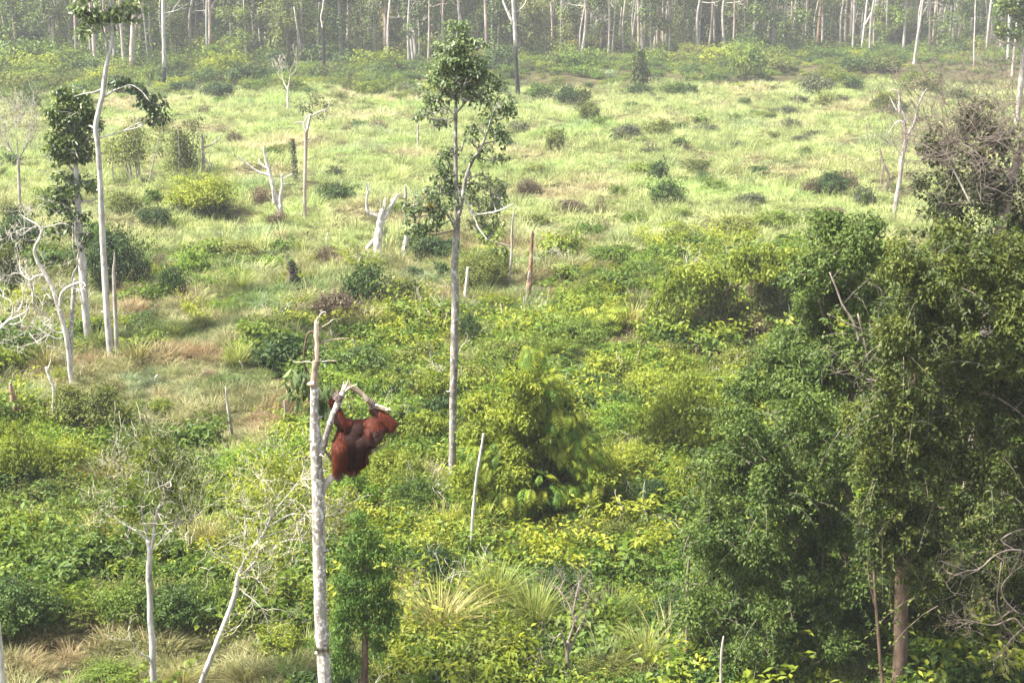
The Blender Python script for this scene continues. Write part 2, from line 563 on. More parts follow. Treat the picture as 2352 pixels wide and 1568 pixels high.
def scatter(name, protos, P, rot, scl, idx):
    """STUFF only: one object of points that carry plants nobody could count."""
    coll = bpy.data.collections.new(name + '_plants')
    for k, me in enumerate(protos):
        coll.objects.link(bpy.data.objects.new(f'{name}_plant_{k:02d}', me))
    me = bpy.data.meshes.new(name)
    me.vertices.add(len(P))
    me.vertices.foreach_set('co', np.asarray(P, np.float32).ravel())
    for an, ty, key, val in (('rot', 'FLOAT_VECTOR', 'vector', rot), ('scl', 'FLOAT_VECTOR', 'vector', scl), ('idx', 'INT', 'value', idx)):
        a = me.attributes.new(an, ty, 'POINT')
        a.data.foreach_set(key, np.asarray(val, np.int32 if ty == 'INT' else np.float32).ravel())
    o = stuff(link(name, me))
    ng = bpy.data.node_groups.new(name, 'GeometryNodeTree')
    ng.interface.new_socket('Geometry', in_out='INPUT', socket_type='NodeSocketGeometry')
    ng.interface.new_socket('Geometry', in_out='OUTPUT', socket_type='NodeSocketGeometry')
    n, l = ng.nodes, ng.links
    gi, go = n.new('NodeGroupInput'), n.new('NodeGroupOutput')
    ci = n.new('GeometryNodeCollectionInfo')
    ci.inputs['Collection'].default_value = coll
    ci.inputs['Separate Children'].default_value = True
    ci.inputs['Reset Children'].default_value = True
    ip = n.new('GeometryNodeInstanceOnPoints')
    ip.inputs['Pick Instance'].default_value = True
    l.new(gi.outputs[0], ip.inputs['Points'])
    l.new(ci.outputs[0], ip.inputs['Instance'])
    for an, ty, sock in (('rot', 'FLOAT_VECTOR', 'Rotation'), ('scl', 'FLOAT_VECTOR', 'Scale'), ('idx', 'INT', 'Instance Index')):
        na = n.new('GeometryNodeInputNamedAttribute')
        na.data_type = ty
        na.inputs['Name'].default_value = an
        l.new(na.outputs[0], ip.inputs[sock])
    l.new(ip.outputs[0], go.inputs[0])
    md = o.modifiers.new('plants', 'NODES')
    md.node_group = ng
    return o

def frustum_points(rg, y0, y1, dens, margin=1.22, extra=3.0):
    """Even random points on the land in view between two distances; DENS per square metre, may vary with y."""
    out = []
    ys = np.linspace(y0, y1, max(2, int((y1 - y0) / 4) + 1))
    for a, b in zip(ys[:-1], ys[1:]):
        w = .366 * b * margin + extra
        k = int(dens((a + b) / 2) * (b - a) * 2 * w)
        out.append(np.stack([rg.uniform(-w, w, k), rg.uniform(a, b, k)], 1))
    P = np.concatenate(out)
    return np.concatenate([P, hgt(P[:, 0], P[:, 1])[:, None]], 1)

def in_poly(P, poly):
    x, y = P[:, 0], P[:, 1]
    c = np.zeros(len(P), bool)
    j = len(poly) - 1
    for i in range(len(poly)):
        xi, yi, xj, yj = *poly[i][:2], *poly[j][:2]
        c ^= ((yi > y) != (yj > y)) & (x < (xj - xi) * (y - yi) / (yj - yi + 1e-12) + xi)
        j = i
    return c

def gpoly(pts):
    return [ground(a, b)[0] for a, b in pts]

def vnoise(P, s, seed):
    r = np.random.default_rng(seed)
    v = np.zeros(len(P))
    for k in range(7):
        a = r.uniform(0, 2 * np.pi)
        f = r.uniform(.6, 1.6) / s
        v += np.sin((P[:, 0] * math.cos(a) + P[:, 1] * math.sin(a)) * f * 2 * np.pi + r.uniform(0, 6.28))
    return v / 3.2

def rnd_rot(rg, n, tilt=.15):
    return np.stack([rg.normal(0, tilt, n), rg.normal(0, tilt, n), rg.uniform(0, 2 * np.pi, n)], 1)

def scl3(rg, s, zvar=.25):
    n = len(s)
    return np.stack([s * rg.uniform(.85, 1.2, n), s * rg.uniform(.85, 1.2, n), s * rg.uniform(1 - zvar, 1 + zvar, n)], 1)

rg = np.random.default_rng(11)
LEAFY = gpoly([(640, 700), (900, 680), (1060, 690), (1300, 640), (1480, 560), (1850, 490), (2352, 470), (3300, 470), (3300, 1720), (640, 1720), (640, 1450), (480, 1400), (480, 1100), (640, 1000)])
LEAFY2 = gpoly([(-600, 940), (230, 960), (260, 1120), (560, 1080), (640, 1200), (640, 1480), (300, 1480), (130, 1440), (-600, 1480)])
BALD = [(*ground(px, py)[0][:2], r) for px, py, r in ((350, 880, 2.6), (620, 960, 2.6), (1120, 690, 2.4), (160, 1150, 1.6), (100, 1540, 1.8), (700, 700, 2.8), (1290, 690, 1.5), (420, 1520, 2.4))]

def bald(P):
    b = np.zeros(len(P), bool)
    for x, y, r in BALD:
        b |= (P[:, 0] - x) ** 2 / (r * 1.6) ** 2 + (P[:, 1] - y) ** 2 / r ** 2 < 1
    return b

# meadow grass: the open field
protos = [tuft(rg, 70, .62, .55, .030).mesh('tuft', M['meadow']) for _ in range(3)] + [tuft(rg, 55, .95, .42, .026, .35, .55).mesh('tuft', M['meadow']) for _ in range(2)] \
    + [tuft(rg, 80, .42, .7, .034, .5, .5).mesh('tuft', M['meadow']) for _ in range(2)]
P = frustum_points(rg, 58, 185, lambda y: np.interp(y, [58, 75, 120, 185], [1.2, 2.6, 2.0, 1.2]))
v = vnoise(P, 7, 3) + .6 * vnoise(P, 2.6, 4)
P, v = P[(rg.random(len(P)) < np.interp(P[:, 1], [58, 72], [.2, 1]))], v[:0]
v = vnoise(P, 5, 3) + .7 * vnoise(P, 2.1, 4)
s = np.clip(.95 + .42 * v, .4, 2.0) * rg.uniform(.75, 1.3, len(P)) * np.interp(P[:, 1], [60, 180], [.95, 1.25])
scatter('meadow_grass', protos, P, rnd_rot(rg, len(P), .16), scl3(rg, s), rg.integers(0, len(protos), len(P)))

# drier, coarser grass nearer the camera
protos = [tuft(rg, 190, .60, .55, .026, .42, .5, 3).mesh('tuft', M['dryg']) for _ in range(3)] + [tuft(rg, 130, .95, .42, .024, .38, .6, 3).mesh('tuft', M['dryg']) for _ in range(3)]
P = frustum_points(rg, 23, 78, lambda y: np.interp(y, [23, 45, 78], [7.5, 6.2, 3.4]))
keep = rg.random(len(P)) < np.interp(P[:, 1], [64, 78], [1, .15])
lf = in_poly(P, LEAFY) | in_poly(P, LEAFY2)
keep &= ~lf | bald(P) | (rg.random(len(P)) < .25)
keep &= ~bald(P) | (rg.random(len(P)) < .85)
P = P[keep]
s = np.clip(.85 + .35 * vnoise(P, 3.5, 5), .35, 1.6) * rg.uniform(.65, 1.25, len(P)) * np.where(bald(P), .78, 1)
scatter('dry_grass', protos, P, rnd_rot(rg, len(P), .2), scl3(rg, s), rg.integers(0, len(protos), len(P)))

# leafy ground cover
protos = []
for kind, lf_, nn in (('round', .115, 620), ('bright', .09, 900), ('dark', .13, 520), ('yellow', .08, 1000), ('olive', .07, 1100), ('round', .17, 330)):
    protos.append(shoots(dome(rg, nn, 14, lf_, lf_ * .52, .55), rg, 26, .5, .25, .75, lf_, lf_ * .5, 13).mesh('leafy', M[kind]))
for kind in ('bright', 'yellow', 'round'):
    protos.append(fern_bush(rg, 22, .75, 9, .35).mesh('ferny', M[kind]))
for kind in ('sedge', 'tawny', 'sedge'):
    protos.append(sedge(rg, 60, .95, .6, .028).mesh('bladed', M[kind]))
protos.append(shoots(MB(), rg, 60, .45, .1, 1.1, .14, .06, 16).mesh('leafy', M['yellow']))
protos.append(dry_bush(rg, 130).mesh('withered', M['dry']))
mb = MB()
for q in range(7):
    a = rg.uniform(0, 6.28)
    twig_tree(mb, rg, np.array([rg.normal(0, .15), rg.normal(0, .15), 0]), np.array([math.cos(a) * .5, math.sin(a) * .5, 1.0]), .6, .012, 2, .5, 4, .2, .3, None, (2, 3), .005)
protos.append(mb.mesh('twiggy', M['pale_twig']))
protos.append(dome(rg, 220, 9, .21, .12, .6).mesh('broad', M['round']))
protos.append(shoots(dome(rg, 1500, 12, .055, .03, .5), rg, 40, .45, .2, .8, .055, .026, 18).mesh('fine', M['round']))
NP = len(protos)
P = frustum_points(rg, 24, 74, lambda y: np.interp(y, [24, 45, 74], [5.6, 4.6, 2.4]))
lf = in_poly(P, LEAFY) | in_poly(P, LEAFY2)
keep = lf & (rg.random(len(P)) < .95)
keep |= ~lf & (rg.random(len(P)) < np.interp(P[:, 1], [24, 55, 74], [.16, .14, .10])) & ~bald(P)
keep &= ~bald(P) | (rg.random(len(P)) < .12)
P = P[keep]
v = vnoise(P, 4.5, 8)
w = np.array([3.2, 2.2, 1.8, 1.6, 1.3, 1.8, .9, 1.0, .9, .7, .25, .7, 1.3, .4, .6, .9, 1.6])
idx = rg.choice(NP, len(P), p=w / w.sum())
pick = np.argsort(np.argsort(vnoise(P, 3.1, 9) + rg.normal(0, .9, len(P)))) / len(P)
order = np.array([2, 0, 12, 16, 5, 9, 1, 8, 13, 14, 4, 11, 3, 6, 15, 7, 10])
cum = np.cumsum(w[order]) / w.sum()
idx = order[np.clip(np.searchsorted(cum, pick), 0, NP - 1)]
s = np.clip(.85 + .42 * v, .32, 2.0) * rg.uniform(.5, 1.4, len(P))
scatter('undergrowth', protos, P, rnd_rot(rg, len(P), .15), scl3(rg, s), idx)

# low growth on the far side of the field and under the forest
protos = [shoots(dome(rg, 620, 12, .085, .05, .62), rg, 34, .45, .3, .6, .085, .045, 10).mesh('scrub', M[k]) for k in ('round', 'dark', 'olive', 'yellow', 'bright', 'round')] \
    + [fern_bush(rg, 14, .8, 6, .3, .34, .3).mesh('scrub', M[k]) for k in ('yellow', 'olive')]
P = frustum_points(rg, 138, 330, lambda y: np.interp(y, [138, 190, 330], [.10, .30, .15]), 1.15)
left = np.interp(P[:, 0] / P[:, 1], [-.36, -.28, -.21, -.05, .1, .36], [150, 168, 186, 186, 192, 200])
keep = rg.random(len(P)) < np.interp(P[:, 1] - left, [-30, -8, 10, 30], [.02, .25, .6, .95])
P = P[keep]
d = P[:, 1] - np.interp(P[:, 0] / P[:, 1], [-.36, -.28, -.21, -.05, .1, .36], [150, 168, 186, 186, 192, 200])
s = np.interp(d, [-20, 10, 40, 90], [.9, 1.3, 2.2, 3.4]) * np.exp(rg.normal(0, .38, len(P)))
s *= np.interp(P[:, 0] / P[:, 1], [-.2, .0, .2], [1.35, 1.0, .72])
idx = rg.choice(len(protos), len(P), p=[.24, .22, .18, .09, .05, .14, .04, .04])
scatter('forest_undergrowth', protos, P, rnd_rot(rg, len(P), .1), scl3(rg, s), idx)

# small scrub dotted through the field, too small and many to count
protos = [shoots(dome(rg, 240, 9, .12, .06, .5, ), rg, 14, .4, .3, .5, .12, .05, 8).mesh('scrub_bit', M[k]) for k in ('olive', 'greyleaf', 'round', 'dark')] + [dry_bush(rg, 90, .7).mesh('scrub_bit', M['dry']) for _ in range(2)]
P = frustum_points(rg, 60, 190, lambda y: np.interp(y, [60, 90, 150, 190], [.10, .05, .035, .04]), 1.15)
P = P[vnoise(P, 12, 21) + rg.normal(0, .5, len(P)) > .1]
s = rg.uniform(.5, 1.3, len(P)) * np.interp(P[:, 1], [60, 190], [.9, 1.5])
scatter('field_scrub', protos, P, rnd_rot(rg, len(P), .15), scl3(rg, s), rg.integers(0, len(protos), len(P)))
# ------------------------------------------------------------------ trees traced where they stand
def trace(name, label, cat, mat, trunk, limbs=(), Y=None, group=None, sides=9, lump=.05, seed=1, twigs=None, tmat=None, limb_name='limb', bury=.25, part_name='trunk'):
    """TRUNK: (px, py, width px) from the base up; without Y the base stands where that ray meets the land, with Y the stem runs on down to the land.
    LIMBS: lists of such points (dy: metres its end leans away from or to the camera)."""
    rg = np.random.default_rng(seed)
    if Y is None:
        base, t = ground(trunk[0][0], trunk[0][1])
        Y = base[1]
    pts = [plane(p[0], p[1], Y) for p in trunk]
    rad = [p[2] * (Y / ray(p[0], p[1])[1]) / FPX / 2 for p in trunk]
    d = pts[0] - pts[1]
    zg = float(hgt(pts[0][0], Y)) - bury
    if pts[0][2] > zg + .3:
        k = (zg - pts[0][2]) / min(-.3, d[2])
        k = min(k, 12)
        q = pts[0] + d * k * .8
        q[2] = zg
        pts, rad = [q] + pts, [rad[0] * 1.12] + rad
    else:
        pts[0] = np.array([pts[0][0], Y, zg])
    root_at = np.array([pts[0][0], Y, float(hgt(pts[0][0], Y))])
    root = thing(name, label, cat, root_at, group)
    mb = MB()
    tube(mb, np.array(pts) - root_at, rad, sides, rg, lump, 4)
    link(part_name, mb.mesh(part_name, M[mat] if isinstance(mat, str) else mat, True), root)
    tips = []
    for L in limbs:
        dy = L.get('dy', 0.0)
        P = L['p']
        n = len(P)
        y0 = L.get('y0', 0.0)
        lp = [plane(p[0], p[1], Y + y0 + dy * (i / (n - 1)) ** 1.3) for i, p in enumerate(P)]
        lr = [p[2] * (Y / ray(p[0], p[1])[1]) / FPX / 2 for p in P]
        mb = MB()
        tube(mb, np.array(lp) - root_at, lr, L.get('s', 6), rg, lump, 4)
        lm = L.get('mat', mat)
        nm = L.get('name', limb_name)
        link(nm, mb.mesh(nm, M[lm], True), root)
        tips.append((lp[-1], unit(lp[-1] - lp[-2]), lr[-1]))
        if L.get('tw'):
            lpa = np.array(lp)
            for q in range(L['tw']):
                i = rg.integers(max(1, n // 2), n)
                tips.append((lpa[i], unit(lpa[i] - lpa[i - 1] + rg.normal(0, .5, 3)), lr[i] * .6))
    if twigs:
        mb = MB()
        ends = []
        for (p, dd, r) in tips:
            for q in range(twigs.get('n', 2)):
                twig_tree(mb, rg, p - root_at, dd + rg.normal(0, twigs.get('spread', .5), 3) * .7, twigs['L'] * rg.uniform(.6, 1.2), max(r * .8, twigs.get('r', .01)), twigs.get('depth', 2),
                          twigs.get('spread', .5), 4, twigs.get('up', .15), twigs.get('curl', .25), ends, twigs.get('kids', (2, 4)), twigs.get('rmin', .004))
        stuff(link('twigs', mb.mesh('twigs', M[tmat or mat]), root))
        root['_n'] = len(ends)
        trace.ends = np.array(ends) + root_at
    trace.Y = Y
    trace.skel = np.concatenate([np.array(pts)[1:]] + [np.array([plane(p[0], p[1], Y + L.get('y0', 0.0)) for p in L['p']]) for L in limbs if L.get('name', limb_name) == limb_name])
    SKEL[name] = trace.skel
    return root
SKEL = {}
def feed(root, clusters, Y, mat, seed, r0=.028, per=4):
    """Thin branches that run from the limbs into the leaf clumps."""
    rg = np.random.default_rng(seed)
    o = np.array(root.location)
    S = SKEL[root.name.split('.')[0]]
    mb = MB()
    for c in clusters:
        q = plane(c[0], c[1], Y + (c[4] if len(c) > 4 else 0.0))
        rx = c[2] * Y / FPX
        low = S[S[:, 2] < q[2] + .15] if (S[:, 2] < q[2] + .15).any() else S
        a = low[np.argmin(np.linalg.norm(low - q, axis=1))]
        ln = np.linalg.norm(q - a)
        m = a + (q - a) * .55 + rg.normal(0, .06, 3) * ln - np.array([0, 0, .10 * ln])
        tube(mb, [a - o, m - o, q - o], [r0 * min(1, .35 + .3 * ln), r0 * .6, r0 * .3], 5, None, 0, 4, cap=False)
        for k in range(per):
            t = rg.uniform(.5, 1)
            b = a + (q - a) * t
            twig_tree(mb, rg, b - o, rg.normal(0, 1, 3) + np.array([0, 0, .2]), rx * rg.uniform(.6, 1.1), r0 * .4, 1, .6, 4, .1, .25, None, (2, 4), r0 * .13)
    return stuff(link('branches', mb.mesh('branches', M[mat]), root))

def crown(root, clusters, Y, kind, L, W, seed, lai=2.6, droop=.6, sub=9, mul=1.0, flat=.5, name='crown', depth=None, grow=1.0, tintvar=.12, squash=.8):
    """Leaves on overlapping clumps inside ellipsoids given by (px, py, rx px, ry px[, dy m, lai])."""
    rg = np.random.default_rng(seed)
    mb = MB()
    o = np.array(root.location)
    for c in clusters:
        px, py, rx, ry = c[:4]
        dy = c[4] if len(c) > 4 else 0.0
        la = c[5] if len(c) > 5 else lai
        ctr = plane(px, py, Y + dy)
        m = (Y + dy) / ray(px, py)[1] / FPX
        R = np.array([rx * m, (depth or (rx + ry) / 2 * m), ry * m]) * grow
        n = int(mul * la * math.pi * R[0] * R[2] / grow ** 2 / (L * W * .5))
        ns = max(3, sub)
        D = unit(rg.normal(size=(ns, 3)))
        C = D * R * (rg.uniform(.25, .75, (ns, 1)))
        cr = rg.uniform(.3, .5, ns)[:, None] * R * np.array([1, 1, squash])
        ct = rg.normal(0, tintvar, ns)
        ci = rg.integers(0, ns, n)
        d = unit(rg.normal(size=(n, 3)) + np.array([0, 0, .3]))
        P = ctr + C[ci] + d * cr[ci] * rg.uniform(.3, 1.1, (n, 1)) ** .6
        N = d * .5 + np.array([0, 0, flat]) + rg.normal(0, .5, (n, 3))
        leaves(mb, rg, P - o, N, L, W, droop, .5 + ct[ci] + rg.normal(0, .14, n))
    return link(name, mb.mesh(name, M[kind]), root)

def leaf_at(root, P, kind, L, W, seed, per=6, r=.15, droop=.6, name='crown', flat=.5):
    """Small sprays of leaves at the ends of twigs."""
    rg = np.random.default_rng(seed)
    P = np.repeat(P, per, 0)
    n = len(P)
    d = unit(rg.normal(size=(n, 3)))
    mb = MB()
    leaves(mb, rg, P + d * r * rg.uniform(.1, 1, (n, 1)) - np.array(root.location), d * .5 + np.array([0, 0, flat]), L, W, droop)
    return link(name, mb.mesh(name, M[kind]), root)

# --- the lichened snag that carries the orangutan
YA = 18.6
snag = trace('broken_tree', 'lichened white and grey trunk, snapped at its top, with the orangutan on it', 'tree', 'lichen',
             [(746, 1568, 31), (741, 1480, 30), (736, 1400, 30), (734, 1300, 29), (732, 1200, 29), (730, 1120, 28), (727, 1060, 26), (724, 1000, 24), (722, 940, 20), (722, 890, 19)],
             [], Y=YA, sides=14, lump=.035, seed=3)
def snag_part(name, mat, P, dy=0, y0=0, sides=8, lump=.04, seed=5, parent=None):
    rg = np.random.default_rng(seed)
    n = len(P)
    o = np.array(snag.location)
    lp = [plane(p[0], p[1], YA + y0 + dy * (i / (n - 1))) - o for i, p in enumerate(P)]
    lr = [p[2] * YA / FPX / 2 for p in P]
    mb = MB()
    tube(mb, lp, lr, sides, rg, lump, 4)
    return link(name, mb.mesh(name, M[mat], True), parent or snag)
snag_part('upper_stem', 'smooth', [(722, 893, 19), (722, 870, 18), (724, 845, 17), (726, 826, 15)], lump=.05)
snag_part('split_wood', 'raw', [(726, 830, 13), (727, 800, 11.5), (727, 770, 12), (727, 745, 11), (726.5, 735, 7)], lump=.1)
snag_part('bark_strip', 'brown', [(721.5, 835, 4), (721, 800, 3.4), (721, 775, 2)], y0=-.02)
snag_part('bark_strip', 'smooth', [(731, 838, 4.5), (732, 800, 4), (732.5, 772, 2)], y0=-.02)
for P in ([(726, 740, 4), (729, 731, 3), (731, 728, 1)], [(729, 748, 3.5), (732, 740, 2), (733, 735, .8)], [(724, 742, 3), (723.5, 733, 1)]):
    snag_part('splinter', 'raw', P, y0=-.01, sides=5)
snag_part('knob', 'raw', [(722, 880, 13), (714, 881, 12), (709, 883, 9), (708, 884, 4)], y0=-.04)
snag_part('twig', 'white', [(727, 738, 3.4), (733, 728, 3), (738, 719, 2.6), (744, 716.5, 3.2), (750, 719, 2)])
snag_part('twig', 'white', [(740, 719, 2.2), (737, 714, 1.6), (734, 713, 1)], seed=6)
snag_part('limb', 'smooth', [(731, 757, 4.6), (743, 749, 4.2), (755, 742, 3.6), (763, 735, 3.0), (772, 733, 2.2), (786, 735, 1.2)], dy=.25)
snag_part('limb', 'smooth', [(731, 791, 6.5), (745, 784, 5.5), (762, 781, 4.6), (783, 778, 4), (802, 777, 3.2)], dy=.15)
snag_part('twig', 'white', [(808, 780, 2.6), (813, 784, 2.6), (816, 791, 2.2), (816, 799, 1.4)], dy=.05, y0=.15)
snag_part('twig', 'smooth', [(731, 831, 3), (748, 829, 2.6), (762, 828, 2.2), (775, 829, 1.4)], dy=-.1)
snag_part('twig', 'pale_twig', [(722, 834, 3), (703, 830, 2.4), (690, 832, 2.2), (675, 830, 2), (665, 822, 1.6), (661, 814, 1)], dy=-.1)
hanger = snag_part('broken_limb', 'brown', [(723, 764, 5), (714, 762, 6), (707, 768, 6), (702, 785, 5.6), (699, 805, 5), (698, 825, 4.6), (701, 845, 4.4), (704, 865, 4), (703, 880, 3)], dy=.12)
snag_part('twig', 'brown', [(701, 840, 3.4), (709, 858, 2.6), (716, 880, 2.0), (725, 905, 1.6), (745, 930, 1)], dy=.3, y0=.08, parent=hanger)
# holding branch: slants up from the trunk and snaps; the snapped end hangs over to the right
snag_part('limb', 'lichen', [(736, 1048, 17), (742, 1022, 17), (750, 994, 16.5), (762, 962, 16), (772, 935, 15), (783, 912, 14.5), (792, 893, 13.5), (797, 884, 10)], sides=10, seed=9)
for P in ([(789, 897, 9), (797, 880, 6), (800, 871, 1.5)], [(793, 897, 7), (801, 883, 4), (803.5, 875, 1)], [(786, 898, 5), (788, 886, 3), (789, 876, 1)], [(797, 894, 6), (806, 888, 3), (816, 884, 2.0), (820, 880, .8)], [(792, 898, 9), (799, 892, 9), (805, 888, 6)]):
    snag_part('splinter', 'raw', P, y0=-.03, sides=5, seed=8)
bent = snag_part('broken_limb', 'smooth', [(797, 890, 10), (806, 889, 13), (818, 895, 12.5), (831, 905, 12), (841, 915, 11), (850, 926, 10), (864, 934, 9), (880, 940, 8), (895, 944, 6.5)], dy=.0, sides=9, seed=12)
snag_part('splinter', 'raw', [(862, 929, 5.5), (878, 934, 5), (893, 940, 3.5), (899, 941, 2)], y0=-.05, sides=5, parent=bent)
snag_part('splinter', 'raw', [(885, 942, 3), (894, 940, 2), (895, 934, 1)], y0=-.02, sides=4, parent=bent)
# foot branch, and the thin one behind the body
snag_part('limb', 'white', [(737, 1142, 18), (741, 1128, 17.5), (746, 1113, 17), (756, 1102, 16), (768, 1094, 14.5), (780, 1089, 13), (796, 1084, 11), (812, 1078, 8)], dy=.12, sides=10, seed=14)
snag_part('limb', 'smooth', [(734, 1024, 7), (744, 1032, 6.4), (754, 1044, 6.2), (764, 1058, 6), (785, 1065, 6), (812, 1060, 6.2), (840, 1047, 6.5), (858, 1036, 6), (874, 1025, 5), (886, 1016, 3.2)], y0=.05, dy=.12, seed=15)
snag_part('twig', 'pale_twig', [(885, 1016, 2.6), (884, 1024, 2.2), (881, 1033, 1)], y0=.17)
snag_part('twig', 'white', [(735, 1043, 6), (744, 1050, 4), (752, 1062, 2)], y0=-.08)
# wilted bunch of big leaves on the broken limb, each leaf a part
def hanging_leaf(L, W):
    mb = MB()
    z = np.linspace(0, 1, 5)
    w = W * np.sin(np.pi * np.clip(z * .94 + .03, 0, 1)) ** .8 / 2
    c = np.stack([np.zeros(5), .10 * L * z ** 2, -L * z], 1)
    V = np.concatenate([c, c + np.stack([w, -.25 * w, 0 * w], 1), c + np.stack([-w, -.25 * w, 0 * w], 1)])
    F = []
    for i in range(4):
        F += [[i, i + 5, i + 6], [i, i + 6, i + 1], [i + 10, i, i + 1], [i + 10, i + 1, i + 11]]
    mb.add(V, F, .55)
    return mb
rgl = np.random.default_rng(21)
M['bigleaf'] = leaf_mat('leaf_wilted', [(0.05, (.03, .05, .02)), (.5, (.085, .13, .045)), (.95, (.22, .27, .12))], trans=.25, objvar=.35, spec=.5, rough=.38)
lms = [hanging_leaf(.235, .062).mesh('leaf', M['bigleaf']) for _ in range(1)] + [hanging_leaf(.19, .055).mesh('leaf', M['bigleaf'])]
o_s = np.array(hanger.location) + np.array(snag.location)
for k in range(120):
    if k < 74:
        px, py, yy = rgl.normal(692, 15), 845 + 78 * rgl.random() ** .9, YA + .16 + rgl.normal(0, .07)
        px += (py - 890) * .03
    else:
        px, py, yy = rgl.normal(739, 13), 880 + 54 * rgl.random(), YA + .36 + rgl.normal(0, .06)
    p = plane(px, py, yy)
    lf = link('leaf', lms[k % 2], hanger, tuple(p - np.array(snag.location)))
    lf.rotation_euler = (rgl.normal(.05, .4), rgl.normal(0, .35), rgl.uniform(0, 6.28))

# --- tall white trunk, leaf crown out of the top of the picture
white = trace('white_trunk_tree', 'tallest slender white trunk with a leafy crown cut off by the picture top', 'tree', 'whitebark',
              [(256, 830, 16), (249, 760, 15), (244, 690, 14.5), (240, 620, 14.5), (236, 550, 14), (233, 480, 13), (231, 430, 12.5), (228, 380, 12), (224, 330, 12), (220, 292, 12), (229, 245, 11.5), (236, 218, 11), (240, 180, 10.5), (247, 140, 9.5), (256, 105, 8.5), (258, 70, 7.5), (256, 30, 6), (253, -30, 5), (250, -90, 3)],
              [dict(p=[(255, 112, 6), (244, 92, 5), (236, 70, 4.5), (228, 45, 4), (215, 10, 3)], dy=.4), dict(p=[(241, 222, 6), (255, 212, 5), (270, 205, 4.5), (285, 200, 3.5), (302, 196, 3), (325, 210, 2.4), (345, 235, 2)], dy=-.5),
               dict(p=[(228, 300, 6), (216, 294, 5), (205, 289, 4)], dy=.2), dict(p=[(228, 318, 4), (250, 312, 3.4), (268, 305, 2.4), (285, 300, 1.4)], dy=.3), dict(p=[(234, 205, 4), (215, 212, 3), (195, 215, 2.6), (170, 222, 2)], dy=.6),
               dict(p=[(257, 60, 5), (285, 35, 4), (310, 15, 3), (325, -10, 2)], dy=-.3), dict(p=[(238, 75, 4), (222, 68, 3), (205, 62, 2)], dy=-.3)], lump=.03, seed=31, sides=10)
YW = trace.Y
M['bigtree'] = leaf_mat('leaf_large_dark', [(0.05, (.013, .030, .012)), (.5, (.078, .122, .040)), (.95, (.20, .24, .10))], trans=.36, rough=.4, spec=.4)
crown(white, [(180, 20, 34, 26), (205, 50, 34, 30), (240, 30, 40, 34), (275, 30, 40, 28), (310, 12, 38, 22), (205, -40, 60, 40), (280, -50, 70, 45), (190, 78, 16, 18), (230, -120, 60, 45), (300, 42, 26, 14)], YW, 'bigtree', .24, .15, 33, 2.3, .8, 9, tintvar=.1, grow=1.25)
feed(white, [(180, 20, 34, 26), (205, 50, 34, 30), (240, 30, 40, 34), (275, 30, 40, 28), (310, 12, 38, 22), (205, -40, 60, 40), (280, -50, 70, 45), (190, 78, 16, 18), (230, -120, 60, 45), (300, 42, 26, 14)], YW, 'whitebark', 971, .03)
crown(white, [(275, 190, 30, 20), (305, 200, 32, 24), (330, 215, 30, 26), (350, 238, 28, 26), (366, 264, 24, 22), (348, 275, 22, 18), (318, 240, 24, 14, 0, .9), (376, 240, 14, 16)], YW, 'bigtree', .22, .13, 34, 2.1, .9, 7, tintvar=.12, grow=1.25)
feed(white, [(275, 190, 30, 20), (305, 200, 32, 24), (330, 215, 30, 26), (350, 238, 28, 26), (366, 264, 24, 22), (348, 275, 22, 18), (318, 240, 24, 14, 0, .9), (376, 240, 14, 16)], YW, 'whitebark', 972, .03)
trace('snapped_stem', 'slim grey dead stem with no branches, close beside the tallest white trunk', 'dead tree', 'grey', [(270, 832, 10), (267, 770, 9.5), (264, 700, 9), (262, 650, 8), (261, 620, 7), (263, 600, 5), (263, 580, 2.5)], seed=35, group='dead stems')

# --- leafy tree with the stout pale trunk
pale = trace('leafy_tree', 'dense green leaf tree on a stout pale trunk, left of the tallest white trunk', 'tree', 'whitebark',
             [(204, 790, 17), (199, 740, 17.5), (195, 690, 18), (191, 640, 18.5), (187, 590, 18.5), (183, 540, 17.5), (180, 490, 15), (177, 430, 13), (174, 370, 11), (172, 300, 9), (170, 240, 6), (168, 205, 3)],
             [dict(p=[(178, 470, 6), (195, 462, 5), (212, 462, 4), (222, 452, 2)], dy=.2), dict(p=[(176, 400, 6), (150, 370, 5), (130, 340, 3)], dy=.4), dict(p=[(175, 350, 6), (200, 320, 5), (212, 300, 3)], dy=-.5),
              dict(p=[(180, 500, 5), (160, 480, 4), (145, 470, 2)], dy=-.5), dict(p=[(186, 620, 3.5), (178, 600, 4), (181, 575, 4), (174, 548, 4), (172, 520, 4), (173, 500, 3)], y0=-.25, name='vine', mat='pale_twig')], lump=.04, seed=41, sides=10)
YP = trace.Y
crown(pale, [(150, 215, 34, 24), (170, 245, 52, 36), (190, 235, 30, 26), (130, 262, 28, 26), (165, 290, 60, 34), (205, 275, 24, 32), (140, 315, 40, 26), (175, 335, 60, 34), (150, 355, 42, 22), (200, 355, 24, 24)], YP, 'tree', .17, .10, 43, 5.0, .9, 12, tintvar=.14, grow=1.18)
feed(pale, [(150, 215, 34, 24), (170, 245, 52, 36), (190, 235, 30, 26), (130, 262, 28, 26), (165, 290, 60, 34), (205, 275, 24, 32), (140, 315, 40, 26), (175, 335, 60, 34), (150, 355, 42, 22), (200, 355, 24, 24)], YP, 'whitebark', 961, .035)
crown(pale, [(140, 410, 34, 20), (165, 420, 30, 22), (125, 445, 26, 24), (150, 480, 34, 22), (190, 505, 28, 18), (150, 520, 36, 20), (120, 535, 22, 14), (205, 545, 22, 18), (185, 560, 20, 14), (205, 425, 24, 30), (115, 480, 24, 20), (160, 450, 40, 24)], YP, 'tree', .22, .13, 44, 2.6, .8, 7, grow=1.18)
